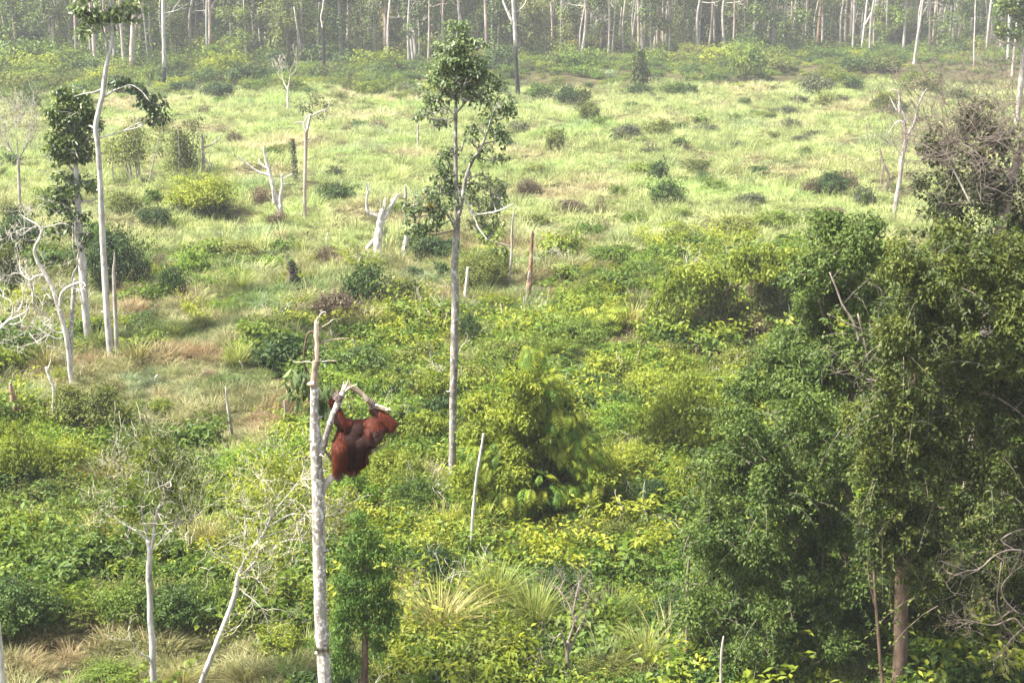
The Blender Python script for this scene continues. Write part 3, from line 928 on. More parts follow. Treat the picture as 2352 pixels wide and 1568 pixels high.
feed(pale, [(140, 410, 34, 20), (165, 420, 30, 22), (125, 445, 26, 24), (150, 480, 34, 22), (190, 505, 28, 18), (150, 520, 36, 20), (120, 535, 22, 14), (205, 545, 22, 18), (185, 560, 20, 14), (205, 425, 24, 30), (115, 480, 24, 20), (160, 450, 40, 24)], YP, 'whitebark', 962, .035)

# --- crooked bare trees at the left
trace('bare_tree', 'crooked bleached bare tree with curling branches in front of the pale trunk', 'dead tree', 'white',
      [(167, 888, 11), (162, 850, 12), (158, 810, 12), (152, 770, 12), (145, 740, 12), (136, 712, 11), (128, 685, 10.5), (122, 665, 10), (112, 645, 9.5), (101, 625, 9), (90, 607, 8), (82, 590, 7.5), (79, 575, 7), (84, 560, 6.5), (92, 546, 6), (95, 532, 6), (91, 522, 5), (80, 512, 4.5)],
      [dict(p=[(136, 712, 7), (138, 690, 7), (142, 674, 7), (152, 662, 6.5), (165, 655, 6), (178, 650, 5.5), (186, 648, 4)], dy=-.4),
       dict(p=[(99, 632, 6), (88, 633, 5), (78, 637, 5), (70, 648, 5.5), (73, 660, 5), (76, 672, 5), (76, 690, 4.6), (80, 706, 4), (92, 712, 4), (104, 722, 3.4), (118, 735, 3)], dy=.5, tw=2),
       dict(p=[(70, 645, 4), (60, 638, 4), (50, 628, 3.4), (46, 616, 2.6), (44, 606, 1.6)], dy=.3, tw=1),
       dict(p=[(92, 540, 4), (98, 530, 4), (99, 518, 3.4), (97, 505, 2.4), (97, 495, 1.4)], dy=-.2), dict(p=[(98, 523, 3.4), (112, 520, 3), (126, 517, 3), (136, 513, 3)], dy=.3),
       dict(p=[(80, 513, 4), (66, 505, 3), (55, 500, 2)], dy=.5, tw=3), dict(p=[(84, 520, 3), (70, 525, 2.4), (58, 535, 1.6)], dy=-.5, tw=3),
       dict(p=[(150, 762, 4), (132, 764, 3.4), (115, 755, 3), (100, 742, 2.4), (98, 725, 2)], dy=-.6, tw=3), dict(p=[(120, 690, 4), (108, 676, 3.4), (100, 690, 3), (99, 705, 2.4), (95, 716, 2)], dy=.3, tw=2), dict(p=[(152, 770, 3), (132, 778, 2.6), (110, 770, 2.4), (85, 785, 2), (60, 792, 1.6)], dy=-.5, tw=3)],
      seed=51, twigs=dict(n=1, L=.75, depth=3, spread=.65, r=.011, curl=.32, rmin=.005), lump=.05)
trace('dead_tree', 'speckled grey upright stem rising beside the crooked bleached bare tree', 'dead tree', 'lichen', [(164, 886, 10), (162, 850, 10), (162, 810, 10), (164, 770, 10), (165, 730, 10.5), (168, 690, 10), (170, 660, 9), (171, 640, 6)],
      [dict(p=[(171, 655, 5), (166, 640, 4), (170, 625, 4), (178, 610, 3), (174, 595, 2), (168, 572, 3), (168, 540, 3), (166, 520, 2)], dy=-.2), dict(p=[(171, 660, 5), (182, 668, 5), (187, 690, 4), (192, 705, 3)], dy=-.3)], seed=53, group='dead stems')
trace('fallen_bare_tree', 'spray of thin white dead branches leaning in at the left picture edge', 'dead tree', 'white', [(-60, 800, 12), (-20, 770, 10), (2, 752, 8.5), (20, 735, 7)],
      [dict(p=[(18, 738, 5), (30, 722, 4.5), (44, 712, 4), (52, 690, 3), (54, 665, 2.4), (62, 655, 2), (78, 650, 1.6)], dy=.4, tw=3), dict(p=[(22, 735, 5), (44, 725, 4), (60, 715, 3), (68, 700, 2), (70, 680, 1.4)], dy=-.4, tw=3), dict(p=[(10, 745, 4), (30, 745, 3.4), (48, 738, 2.6), (60, 722, 1.8)], dy=.6, tw=3),
       dict(p=[(28, 724, 4), (30, 705, 3), (22, 690, 2.6), (8, 682, 2), (-8, 675, 2)], dy=.2, tw=2), dict(p=[(8, 748, 3), (-2, 735, 3), (-10, 715, 2)], dy=.3, tw=2)], Y=52.0, seed=55, twigs=dict(n=1, L=.9, depth=3, spread=.5, r=.011, rmin=.005, curl=.28), bury=.2)
trace('white_stick', 'thin white crooked dead stick standing by the olive bush', 'dead stick', 'white', [(129, 992, 6.5), (125, 975, 7), (123, 955, 6.5), (122, 930, 6.5), (123, 905, 6.5), (122, 887, 7), (116, 872, 7), (110, 857, 6), (106, 842, 5.5)],
      [dict(p=[(110, 855, 4.5), (112, 843, 4), (117, 830, 3.4), (118, 812, 2)], dy=-.1), dict(p=[(127, 985, 4), (133, 981, 3.4), (136, 975, 2)], dy=-.1)], seed=57)
trace('tree_stump', 'jagged brown old stump beside the left picture edge', 'stump', 'rust', [(42, 985, 28), (36, 945, 22), (30, 915, 14), (25, 890, 9), (23, 878, 4)], [dict(p=[(44, 975, 16), (47, 950, 10), (45, 930, 5)], dy=-.1), dict(p=[(40, 1000, 5), (39, 975, 4), (40, 955, 2)], mat='white', dy=-.3)], seed=59, lump=.12)
trace('small_pale_tree', 'small thin tree with a pale crown of bare twigs near the left edge', 'tree', 'grey', [(46, 480, 7), (45, 450, 7), (44, 420, 7), (43, 390, 6.5), (42, 365, 6)],
      [dict(p=[(42, 370, 4), (40, 340, 3), (38, 310, 2), (36, 290, 1)], dy=.4, tw=4), dict(p=[(42, 368, 4), (55, 345, 3), (66, 325, 2)], dy=-.5, tw=4), dict(p=[(42, 368, 4), (28, 350, 3), (15, 330, 2)], dy=-.3, tw=4)], seed=61, twigs=dict(n=3, L=1.1, depth=3, spread=.55, r=.012, rmin=.008, up=.5), tmat='pale_twig')
leaf_at(bpy.data.objects['small_pale_tree'], trace.ends[::3], 'greyleaf', .14, .07, 62, 2, .3)

# --- twiggy pale trees in the lower left
t8 = trace('twiggy_tree', 'upright pale twiggy tree with sparse olive leaves, at the lower left', 'tree', 'whitebark',
           [(353, 1568, 15), (351, 1520, 15), (350, 1470, 14.5), (345, 1420, 13.5), (345, 1370, 13.5), (342, 1320, 14), (344, 1270, 13), (341, 1240, 12.5)],
           [dict(p=[(343, 1275, 8), (352, 1240, 8), (356, 1205, 8), (362, 1175, 8.5), (373, 1150, 8), (385, 1125, 6), (391, 1105, 4)], dy=-.3, tw=4), dict(p=[(341, 1242, 7), (334, 1236, 5), (318, 1222, 4.5), (302, 1213, 4), (280, 1200, 3), (262, 1185, 2)], dy=.3, tw=4),
            dict(p=[(344, 1265, 6), (358, 1255, 5), (372, 1240, 5), (390, 1220, 4.5), (410, 1203, 4), (425, 1200, 3.4), (445, 1190, 2.6), (470, 1168, 2)], dy=-.4, tw=4), dict(p=[(341, 1240, 6), (330, 1200, 5), (326, 1160, 4), (335, 1120, 3.4), (328, 1080, 2)], dy=.4, tw=5),
            dict(p=[(372, 1152, 6), (370, 1130, 5), (362, 1100, 4), (366, 1065, 3), (360, 1035, 2)], dy=.5, tw=5), dict(p=[(402, 1208, 4), (408, 1180, 3.4), (412, 1150, 3), (424, 1120, 2)], dy=.3, tw=4), dict(p=[(290, 1208, 3), (284, 1170, 2.6), (295, 1140, 2.4), (290, 1110, 1.6)], dy=.3, tw=4), dict(p=[(350, 1518, 5), (338, 1508, 4.6), (322, 1500, 4), (312, 1490, 3)], dy=-.3)],
           Y=26.5, seed=71, twigs=dict(n=2, L=.62, depth=2, spread=.6, r=.008, curl=.32, rmin=.004, up=.3), tmat='pale_twig', lump=.05)
leaf_at(t8, trace.ends, 'olive', .08, .036, 72, 8, .2)
crown(t8, [(330, 1050, 60, 40), (390, 1065, 55, 40), (290, 1130, 40, 40), (360, 1120, 60, 40), (440, 1110, 30, 40), (300, 1180, 40, 24), (420, 1160, 40, 26), (350, 1010, 50, 24)], 26.5, 'yellow', .085, .038, 73, 1.1, .4, 14, name='foliage')
t9 = trace('twiggy_tree', 'leaning pale twiggy tree spreading towards the lichened trunk', 'tree', 'whitebark',
           [(462, 1568, 12), (478, 1525, 12.5), (492, 1490, 12.5), (510, 1445, 12.5), (526, 1405, 12.5), (540, 1365, 12.5), (545, 1335, 13), (552, 1305, 12)],
           [dict(p=[(552, 1308, 8), (566, 1280, 7.5), (582, 1255, 7), (600, 1235, 7), (615, 1205, 6), (626, 1180, 4), (650, 1150, 3), (690, 1100, 2)], dy=-.4, tw=6), dict(p=[(548, 1325, 6), (562, 1314, 5.5), (576, 1300, 5), (588, 1287, 4)], dy=-.6, tw=2),
            dict(p=[(560, 1290, 5), (560, 1250, 4), (564, 1220, 3.5), (562, 1190, 2.5)], dy=.4, tw=4), dict(p=[(594, 1240, 5), (600, 1210, 4), (606, 1170, 3.5), (610, 1130, 2.6), (600, 1100, 2)], dy=.5, tw=5), dict(p=[(612, 1212, 4), (640, 1195, 4), (670, 1180, 3), (700, 1182, 2)], dy=-.5, tw=5),
            dict(p=[(600, 1235, 4), (630, 1225, 3.6), (660, 1215, 3), (690, 1190, 2.4), (712, 1160, 1.6)], dy=.3, tw=5), dict(p=[(625, 1265, 4), (640, 1248, 4), (665, 1240, 3), (695, 1236, 2), (716, 1240, 1.4)], y0=-.4, dy=.2, tw=3), dict(p=[(546, 1345, 4), (560, 1360, 3), (580, 1375, 2.6), (600, 1395, 2)], dy=-.4, tw=2), dict(p=[(548, 1330, 4), (572, 1322, 3), (590, 1330, 2)], dy=-.5, tw=4)],
           Y=26.0, seed=75, twigs=dict(n=3, L=.62, depth=2, spread=.55, r=.008, curl=.3, rmin=.004, up=.28), tmat='pale_twig', lump=.05)
leaf_at(t9, trace.ends, 'yellow', .075, .034, 76, 6, .17)
crown(t9, [(610, 1150, 50, 40), (660, 1110, 50, 40), (560, 1170, 30, 40), (680, 1160, 40, 30), (640, 1070, 60, 34), (600, 1330, 40, 30), (640, 1300, 30, 24)], 26.0, 'yellow', .08, .036, 77, .8, .4, 14, name='foliage')
trace('dead_tree', 'short piece of bleached trunk cut off at the lower left corner', 'dead tree', 'white', [(4, 1568, 18), (0, 1500, 16), (-6, 1430, 13)], Y=24.5, seed=79)

# --- conical dark tree right of the snag
con = trace('conical_tree', 'dense conical dark green tree with drooping fine leaves, right of the lichened trunk', 'tree', 'brown', [(837, 1568, 16), (838, 1500, 15), (839, 1420, 13), (838, 1330, 10), (838, 1250, 6), (838, 1195, 3)],
            [dict(p=[(838, 1400, 5), (800, 1370, 4), (775, 1350, 2)], dy=-.2), dict(p=[(838, 1370, 5), (875, 1335, 4), (900, 1320, 2)], dy=.2), dict(p=[(838, 1300, 4), (810, 1270, 3), (795, 1250, 2)], dy=.3)], Y=24.5, seed=81)
M['cone'] = leaf_mat('leaf_fine_dark', [(0.05, (.016, .040, .008)), (.5, (.058, .115, .020)), (.95, (.13, .20, .035))], trans=.32)
crown(con, [(820, 1190, 24, 20), (838, 1225, 42, 30), (812, 1262, 40, 34), (862, 1268, 38, 34), (836, 1310, 62, 38), (795, 1335, 34, 36), (885, 1330, 30, 34), (825, 1375, 66, 38), (880, 1385, 38, 36), (790, 1400, 34, 38), (840, 1430, 60, 34), (890, 1430, 28, 36), (786, 1455, 30, 38), (800, 1510, 30, 38), (870, 1480, 30, 24), (768, 1530, 18, 34)], 24.5, 'cone', .085, .028, 83, 3.6, 1.3, 12, flat=.25, tintvar=.1, grow=1.3)

# --- the tall central tree
ct = trace('tall_tree', 'tallest tree in the middle, thin mottled trunk, leafy crown up to the forest', 'tree', 'mottled',
           [(1040, 1135, 18), (1039, 1060, 17), (1040, 980, 17), (1041, 900, 17), (1043, 830, 17.5), (1044, 760, 18), (1046, 690, 17.5), (1044, 630, 17), (1046, 570, 16), (1049, 530, 15), (1050, 500, 14)],
           [dict(p=[(1050, 508, 13), (1051, 480, 11), (1049, 440, 10), (1047, 400, 9.5), (1047, 350, 9), (1046, 310, 8.5), (1047, 270, 8), (1047, 230, 7), (1048, 180, 6), (1049, 120, 4.5), (1050, 60, 2.5)], mat='mottled', dy=.3),
            dict(p=[(1050, 505, 10), (1058, 480, 9), (1062, 455, 9), (1068, 420, 8.5), (1076, 390, 8), (1090, 362, 7), (1105, 340, 6), (1118, 305, 5), (1130, 270, 4), (1143, 235, 2.5)], mat='mottled', dy=-.5, y0=-.05),
            dict(p=[(1046, 528, 6), (1036, 505, 5), (1024, 490, 5), (1005, 486, 4.5), (985, 480, 3.4), (960, 470, 2)], mat='mottled', dy=-.4), dict(p=[(1047, 270, 5), (1030, 250, 4), (1010, 235, 3), (990, 222, 2)], mat='mottled', dy=.4),
            dict(p=[(1047, 235, 5), (1030, 205, 4), (1018, 180, 3), (1008, 155, 2)], mat='mottled', dy=-.4), dict(p=[(1048, 260, 5), (1065, 240, 4.5), (1085, 215, 4), (1100, 190, 3), (1110, 165, 2)], mat='mottled', dy=.3), dict(p=[(1048, 225, 4), (1062, 205, 3.4), (1072, 180, 2.4)], mat='mottled', dy=-.5),
            dict(p=[(1064, 450, 5), (1075, 470, 4), (1083, 490, 4.5), (1092, 505, 4), (1098, 522, 4), (1108, 536, 3), (1120, 552, 2)], mat='white', dy=-.5), dict(p=[(1076, 480, 4), (1095, 492, 4), (1118, 490, 4), (1140, 486, 3.6), (1160, 478, 3.2), (1180, 468, 2.4)], mat='white', dy=-.7), dict(p=[(1112, 330, 4), (1135, 325, 3), (1155, 320, 2)], mat='mottled', dy=.2), dict(p=[(1060, 345, 4), (1066, 325, 3), (1072, 310, 2)], mat='mottled', dy=-.3)],
           seed=91, sides=11, lump=.04)
YC = trace.Y
M['ctree'] = leaf_mat('leaf_tall_tree', [(0.05, (.024, .046, .016)), (.5, (.115, .165, .062)), (.95, (.26, .30, .15))], trans=.38, rough=.4, spec=.4)
CW, CL = .072, .16
crown(ct, [(1050, 62, 26, 24), (1040, 95, 40, 26), (1065, 100, 36, 28), (1030, 130, 42, 26), (1075, 135, 38, 26), (1050, 155, 50, 28), (1015, 165, 30, 24), (1090, 160, 24, 28), (1040, 190, 52, 22), (1085, 195, 34, 22), (1005, 180, 22, 18), (1065, 225, 34, 14, 0, .9), (1030, 215, 30, 16, .2), (1095, 225, 24, 18, .2), (960, 265, 14, 14, .3), (1075, 175, 40, 26), (1020, 145, 36, 24)], YC, 'ctree', CL, CW, 93, 3.4, .9, 9, tintvar=.1, grow=1.5, mul=.8)
feed(ct, [(1050, 62, 26, 24), (1040, 95, 40, 26), (1065, 100, 36, 28), (1030, 130, 42, 26), (1075, 135, 38, 26), (1050, 155, 50, 28), (1015, 165, 30, 24), (1090, 160, 24, 28), (1040, 190, 52, 22), (1085, 195, 34, 22), (1005, 180, 22, 18), (1065, 225, 34, 14, 0, .9), (1030, 215, 30, 16, .2), (1095, 225, 24, 18, .2), (960, 265, 14, 14, .3), (1075, 175, 40, 26), (1020, 145, 36, 24)], YC, 'mottled', 951, .03)
crown(ct, [(990, 225, 26, 24, .4), (978, 250, 16, 24, .4), (1010, 250, 18, 16, .4, .8), (1120, 180, 26, 20, .3), (1118, 215, 24, 20, .3), (1140, 245, 30, 26, -.4), (1165, 235, 18, 22, -.4), (1125, 275, 28, 18, -.4), (1150, 300, 28, 22, -.4), (1105, 305, 28, 20, -.3, 1.0), (1165, 320, 16, 20, -.4), (1085, 330, 20, 14, -.3, .7), (1130, 340, 20, 12, -.3, .7), (1035, 345, 12, 8, .2), (1145, 200, 22, 18, .2), (1175, 260, 14, 18, -.4), (1100, 350, 26, 16, -.2), (1145, 365, 24, 12, -.3), (1010, 280, 18, 14, .3), (1080, 300, 18, 16, -.2)], YC, 'ctree', CL, CW, 94, 2.2, .9, 8, tintvar=.1, grow=1.5, mul=.8)
feed(ct, [(990, 225, 26, 24, .4), (978, 250, 16, 24, .4), (1010, 250, 18, 16, .4, .8), (1120, 180, 26, 20, .3), (1118, 215, 24, 20, .3), (1140, 245, 30, 26, -.4), (1165, 235, 18, 22, -.4), (1125, 275, 28, 18, -.4), (1150, 300, 28, 22, -.4), (1105, 305, 28, 20, -.3, 1.0), (1165, 320, 16, 20, -.4), (1085, 330, 20, 14, -.3, .7), (1130, 340, 20, 12, -.3, .7), (1035, 345, 12, 8, .2), (1145, 200, 22, 18, .2), (1175, 260, 14, 18, -.4), (1100, 350, 26, 16, -.2), (1145, 365, 24, 12, -.3), (1010, 280, 18, 14, .3), (1080, 300, 18, 16, -.2)], YC, 'mottled', 952, .03)
crown(ct, [(1030, 355, 26, 20, .2), (1020, 385, 28, 24, .2), (1035, 415, 24, 22, .2), (1000, 410, 16, 22, .2), (1010, 445, 22, 20, .1), (985, 440, 16, 16, -.2), (965, 475, 28, 24, -.4), (990, 490, 24, 22, -.4), (945, 500, 16, 22, -.4), (975, 520, 30, 18, -.4), (1060, 440, 20, 20, -.1, .9), (1045, 470, 18, 14, -.1, .8), (1000, 470, 30, 22, -.2), (950, 530, 20, 14, -.3), (1015, 500, 22, 16, -.2), (935, 475, 14, 16, -.3), (1040, 440, 22, 20, .1)], YC, 'ctree', CL, CW, 95, 2.6, 1.0, 8, tintvar=.1, grow=1.5, mul=.8)
feed(ct, [(1030, 355, 26, 20, .2), (1020, 385, 28, 24, .2), (1035, 415, 24, 22, .2), (1000, 410, 16, 22, .2), (1010, 445, 22, 20, .1), (985, 440, 16, 16, -.2), (965, 475, 28, 24, -.4), (990, 490, 24, 22, -.4), (945, 500, 16, 22, -.4), (975, 520, 30, 18, -.4), (1060, 440, 20, 20, -.1, .9), (1045, 470, 18, 14, -.1, .8), (1000, 470, 30, 22, -.2), (950, 530, 20, 14, -.3), (1015, 500, 22, 16, -.2), (935, 475, 14, 16, -.3), (1040, 440, 22, 20, .1)], YC, 'mottled', 953, .03)
crown(ct, [(1110, 400, 20, 14, .6, .9), (1125, 430, 30, 22, .7), (1100, 455, 26, 22, .6), (1140, 465, 26, 22, .8), (1110, 500, 28, 20, .8, 1.2), (1085, 425, 18, 18, .4), (1120, 480, 32, 24, .7), (1150, 430, 18, 20, .7), (1090, 520, 22, 16, .6), (1075, 400, 18, 14, .3), (1145, 520, 20, 14, .8)], YC, 'ctree', CL, CW, 96, 2.3, .9, 8, tintvar=.1, grow=1.5, mul=.8)
feed(ct, [(1110, 400, 20, 14, .6, .9), (1125, 430, 30, 22, .7), (1100, 455, 26, 22, .6), (1140, 465, 26, 22, .8), (1110, 500, 28, 20, .8, 1.2), (1085, 425, 18, 18, .4), (1120, 480, 32, 24, .7), (1150, 430, 18, 20, .7), (1090, 520, 22, 16, .6), (1075, 400, 18, 14, .3), (1145, 520, 20, 14, .8)], YC, 'mottled', 954, .03)
crown(ct, [(988, 462, 8, 12, -.5), (975, 448, 5, 7, -.5), (1003, 430, 6, 8, .1)], YC, 'golden', .17, .08, 97, .9, .9, 4, name='yellow_leaves')
feed(ct, [(988, 462, 8, 12, -.5), (975, 448, 5, 7, -.5), (1003, 430, 6, 8, .1)], YC, 'mottled', 955, .03)

# --- dead trees and stumps on the field
trace('twin_stump', 'white twin dead stump with one long branch out to its left', 'dead tree', 'white', [(648, 506, 12), (643, 485, 12), (637, 465, 12), (631, 445, 11), (625, 420, 10.5), (621, 405, 10), (616, 385, 8), (609, 360, 6), (605, 337, 4)],
      [dict(p=[(620, 402, 7), (607, 400, 6), (593, 395, 5), (578, 385, 5), (563, 373, 4), (550, 362, 3), (545, 360, 2)], dy=-.4), dict(p=[(617, 388, 4), (606, 382, 4), (598, 375, 3.4), (594, 364, 2.4)], dy=.4), dict(p=[(650, 508, 9), (647, 490, 8.5), (645, 470, 9), (645, 450, 8.5), (648, 425, 5.5), (647, 400, 4)], dy=-.3, y0=-.2, name='trunk'),
       dict(p=[(631, 470, 8), (628, 450, 6), (625, 430, 4)], dy=-.1, y0=-.2, name='trunk'), dict(p=[(648, 412, 3), (660, 405, 2.6), (671, 399, 2)], dy=.2), dict(p=[(648, 424, 2.6), (662, 421, 2)], dy=.2)], seed=101, lump=.08)
trace('straight_snag', 'straight pinkish branch-free snag with a forked dead top on the open field', 'dead tree', 'pink', [(700, 502, 9), (700, 470, 8.5), (700, 430, 8), (701, 390, 8), (702, 350, 8), (703, 315, 8.5), (704, 298, 8)],
      [dict(p=[(705, 300, 8), (709, 282, 6.5), (713, 262, 5)], mat='white'), dict(p=[(702, 302, 6), (699, 290, 5), (696, 282, 3.4), (688, 280, 2)], mat='white'), dict(p=[(714, 268, 4), (728, 260, 4), (742, 254, 3.6), (752, 250, 3), (756, 242, 2.4), (754, 228, 1.6)], mat='grey', dy=.5), dict(p=[(745, 254, 3), (752, 260, 2.6), (748, 270, 2), (742, 276, 1.4)], mat='grey', dy=.7), dict(p=[(698, 284, 3), (704, 270, 3), (700, 262, 2)], mat='grey', dy=.3), dict(p=[(694, 283, 3), (684, 281, 2.4), (676, 284, 1.6)], mat='white', dy=-.3)], seed=103)
crown(bpy.data.objects['straight_snag'], [(725, 235, 34, 28, 1.5, .5), (700, 250, 26, 24, 1.2, .5), (735, 265, 20, 16, 1.0, .3)], trace.Y, 'greyleaf', .16, .08, 104, .5, .4, 9, name='foliage')
trace('dead_tree_bent_arms', 'grey dead tree with bent bare arms beside the sapling thicket', 'dead tree', 'grey', [(466, 395, 8), (467, 370, 7.5), (466, 345, 7), (465, 325, 6), (463, 305, 4)], [dict(p=[(467, 340, 4.5), (480, 335, 4), (493, 328, 4), (503, 320, 3.4), (509, 306, 2.4)], dy=.3), dict(p=[(468, 365, 4), (478, 375, 4), (488, 390, 3.6), (497, 397, 3), (510, 389, 2)], dy=-.4, mat='white'), dict(p=[(465, 318, 3), (474, 312, 2), (478, 305, 1)], dy=.1)], seed=105)
trace('forked_stump', 'thick white stump with two raised arms and a splintered middle', 'dead tree', 'white', [(869, 590, 20), (868, 575, 19), (868, 555, 19), (871, 530, 19), (874, 508, 18), (876, 492, 15), (880, 480, 12)],
      [dict(p=[(873, 502, 10), (864, 495, 10), (853, 492, 10), (845, 485, 9), (842, 470, 6.5), (843, 452, 6), (845, 440, 4.5), (841, 425, 3), (838, 415, 1.5)], dy=-.3), dict(p=[(876, 505, 11), (886, 497, 11), (893, 483, 9.5), (902, 468, 8), (908, 455, 6), (913, 445, 4)], dy=.3), dict(p=[(912, 447, 4), (919, 452, 3), (923, 456, 2)], dy=.3), dict(p=[(846, 445, 3), (849, 432, 3), (846, 420, 2)], dy=-.1), dict(p=[(904, 468, 5), (899, 462, 5), (902, 455, 3)], dy=.1),
       dict(p=[(882, 485, 6), (886, 470, 5), (885, 455, 3)], name='splinter'), dict(p=[(876, 490, 4), (875, 472, 3), (873, 460, 1.5)], name='splinter', dy=-.1), dict(p=[(878, 488, 3), (881, 470, 2.4), (882, 457, 1)], name='splinter', dy=.1)], seed=107, lump=.06, sides=11)
trace('broken_log', 'bright white broken log leaning next to the forked stump', 'dead wood', 'white', [(835, 583, 5), (842, 572, 8), (851, 562, 11), (858, 552, 9), (862, 547, 4)], [dict(p=[(836, 580, 4), (846, 578, 3.4), (856, 585, 3), (859, 592, 2)], dy=-.2), dict(p=[(838, 580, 4), (830, 585, 3), (823, 589, 2)], dy=-.2)], seed=109, bury=.1, lump=.12)
trace('grey_post', 'leaning split grey post just right of the forked stump', 'dead wood', 'white', [(926, 592, 13), (929, 575, 12), (932, 555, 11), (935, 535, 8)], [dict(p=[(931, 478, 8), (932, 455, 8), (931, 438, 6), (931, 424, 2)], mat='grey', y0=2.5, name='upper_stem')], seed=111, lump=.1)
trace('rotten_pole', 'reddish brown rotten pole standing alone in the grass', 'dead tree', 'rust', [(1214, 688, 12), (1215, 665, 11), (1217, 640, 11), (1219, 610, 10), (1220, 580, 9), (1222, 550, 8), (1222, 530, 7)], [dict(p=[(1212, 690, 6), (1212, 660, 5), (1215, 625, 3)], dy=-.1, name='split_wood', mat='grey')], seed=113, lump=.1)
trace('leaning_post', 'short grey leaning post between the central tree and the rotten pole', 'dead wood', 'white', [(1068, 690, 11), (1070, 665, 9.5), (1073, 640, 8), (1074, 614, 6)], seed=115, lump=.08)
trace('thin_pole', 'thin grey pole behind the olive bush, between central tree and rotten pole', 'dead wood', 'grey', [(1171, 656, 7), (1172, 620, 6.5), (1175, 580, 6), (1176, 540, 5.5), (1178, 500, 4), (1186, 472, 2)], [dict(p=[(1172, 566, 3), (1155, 560, 3), (1135, 556, 2), (1115, 548, 1.4)], dy=-.3)], seed=117)
trace('white_stick', 'pale slim stick standing in front of the frond mound', 'dead stick', 'whitebark', [(1086, 1185, 7), (1088, 1160, 7), (1092, 1120, 7), (1096, 1085, 6.5), (1102, 1050, 6), (1108, 1015, 5.5), (1110, 995, 5)], Y=33.6, seed=119, lump=.06)
trace('grey_stick', 'thin grey leaning stick in the dry grass left of the orangutan', 'dead stick', 'grey', [(536, 1015, 7), (532, 990, 7), (527, 960, 7), (522, 925, 6), (518, 888, 3)], seed=121)
trace('grey_stick', 'short grey stick just left of the wilted leaf bunch', 'dead stick', 'grey', [(656, 962, 7), (655, 940, 6), (653, 918, 4)], seed=122)
trace('small_stake', 'short white stake beside the brown dug soil, right of the rotten pole', 'dead stick', 'white', [(1258, 718, 6), (1256, 705, 6), (1254, 692, 4)], seed=123)
trace('forked_dead_tree', 'grey forked dead tree with two bare upright arms on the right field', 'dead tree', 'grey', [(2053, 494, 11), (2058, 465, 11), (2064, 430, 11), (2069, 395, 10.5), (2070, 372, 11), (2076, 345, 11), (2082, 320, 11), (2083, 308, 10)],
      [dict(p=[(2083, 312, 8), (2078, 292, 8), (2078, 275, 8), (2073, 260, 7), (2067, 245, 6.5), (2066, 225, 6), (2063, 212, 5), (2055, 208, 4.5), (2048, 206, 3)], dy=.4), dict(p=[(2084, 310, 9), (2092, 298, 9), (2101, 280, 8), (2106, 260, 7.5), (2108, 245, 6), (2115, 230, 5.5), (2122, 215, 4.5), (2130, 204, 3)], dy=-.4), dict(p=[(2106, 250, 5), (2100, 240, 4.5), (2095, 232, 3.5), (2090, 228, 2)], dy=-.5, mat='white'),
       dict(p=[(2076, 280, 4), (2064, 279, 4.5), (2054, 287, 3), (2045, 300, 2), (2036, 312, 1.4)], dy=.3, mat='white'), dict(p=[(2067, 262, 3.4), (2058, 250, 3), (2050, 236, 2.4), (2044, 222, 1.4)], dy=.5, mat='white'), dict(p=[(2067, 258, 5), (2064, 248, 5), (2064, 240, 3)], dy=.1, mat='white'), dict(p=[(2080, 290, 3), (2085, 278, 2.4), (2087, 266, 1.2)], dy=-.2)], seed=125)
trace('dark_crooked_sapling', 'small dark crooked bare sapling left of the grey forked dead tree', 'dead tree', 'dark_twig', [(2033, 442, 6), (2040, 425, 6), (2041, 405, 6), (2036, 388, 6), (2029, 375, 5.5), (2024, 355, 4), (2020, 338, 2)], [dict(p=[(2029, 376, 4), (2028, 395, 3.4), (2024, 415, 3), (2021, 435, 2)], dy=-.3)], seed=127)
trace('slender_white_snag', 'slender pale dead tree with a thin branching top on the left field', 'dead tree', 'white', [(664, 262, 6), (662, 245, 5.5), (661, 228, 5), (662, 212, 5), (660, 200, 4.5)], [dict(p=[(661, 208, 3.4), (656, 198, 3), (652, 190, 2), (650, 184, 1)], dy=.3), dict(p=[(661, 203, 3.4), (664, 190, 2.6), (665, 178, 1.4)], dy=-.3)], seed=129, twigs=dict(n=3, L=1.3, depth=3, spread=.5, r=.02, rmin=.014, up=.4), tmat='pale_twig')
trace('brown_stump', 'dark creeper covered stump left of the brown withered mound', 'stump', 'brown', [(672, 662, 30), (671, 640, 24), (670, 618, 18), (668, 600, 10)], seed=131, lump=.14, bury=.1)
crown(bpy.data.objects['brown_stump'], [(668, 598, 18, 20), (672, 625, 20, 22), (675, 650, 24, 20)], trace.Y - .2, 'greyleaf', .12, .06, 132, 1.6, .6, 6, name='foliage')
trace('fallen_log', 'white fallen log end in the dry grass left of the forked stump', 'dead wood', 'white', [(735, 600, 5), (755, 593, 6), (772, 588, 6), (780, 586, 4)], seed=133, bury=-.12)
trace('fallen_log', 'pale fallen log behind the snapped stem on the left', 'dead wood', 'white', [(298, 657, 4), (315, 662, 6), (330, 660, 6), (336, 655, 3)], [dict(p=[(320, 661, 4), (328, 668, 3.4), (333, 674, 2)], dy=-.2)], seed=135, bury=-.12)
trace('slim_pole_stump', 'thin weathered upright pole on the field, behind the forked stump', 'dead wood', 'grey', [(961, 340, 8), (960, 320, 5), (960, 300, 4.5), (959, 280, 4), (959, 268, 2)], seed=137)
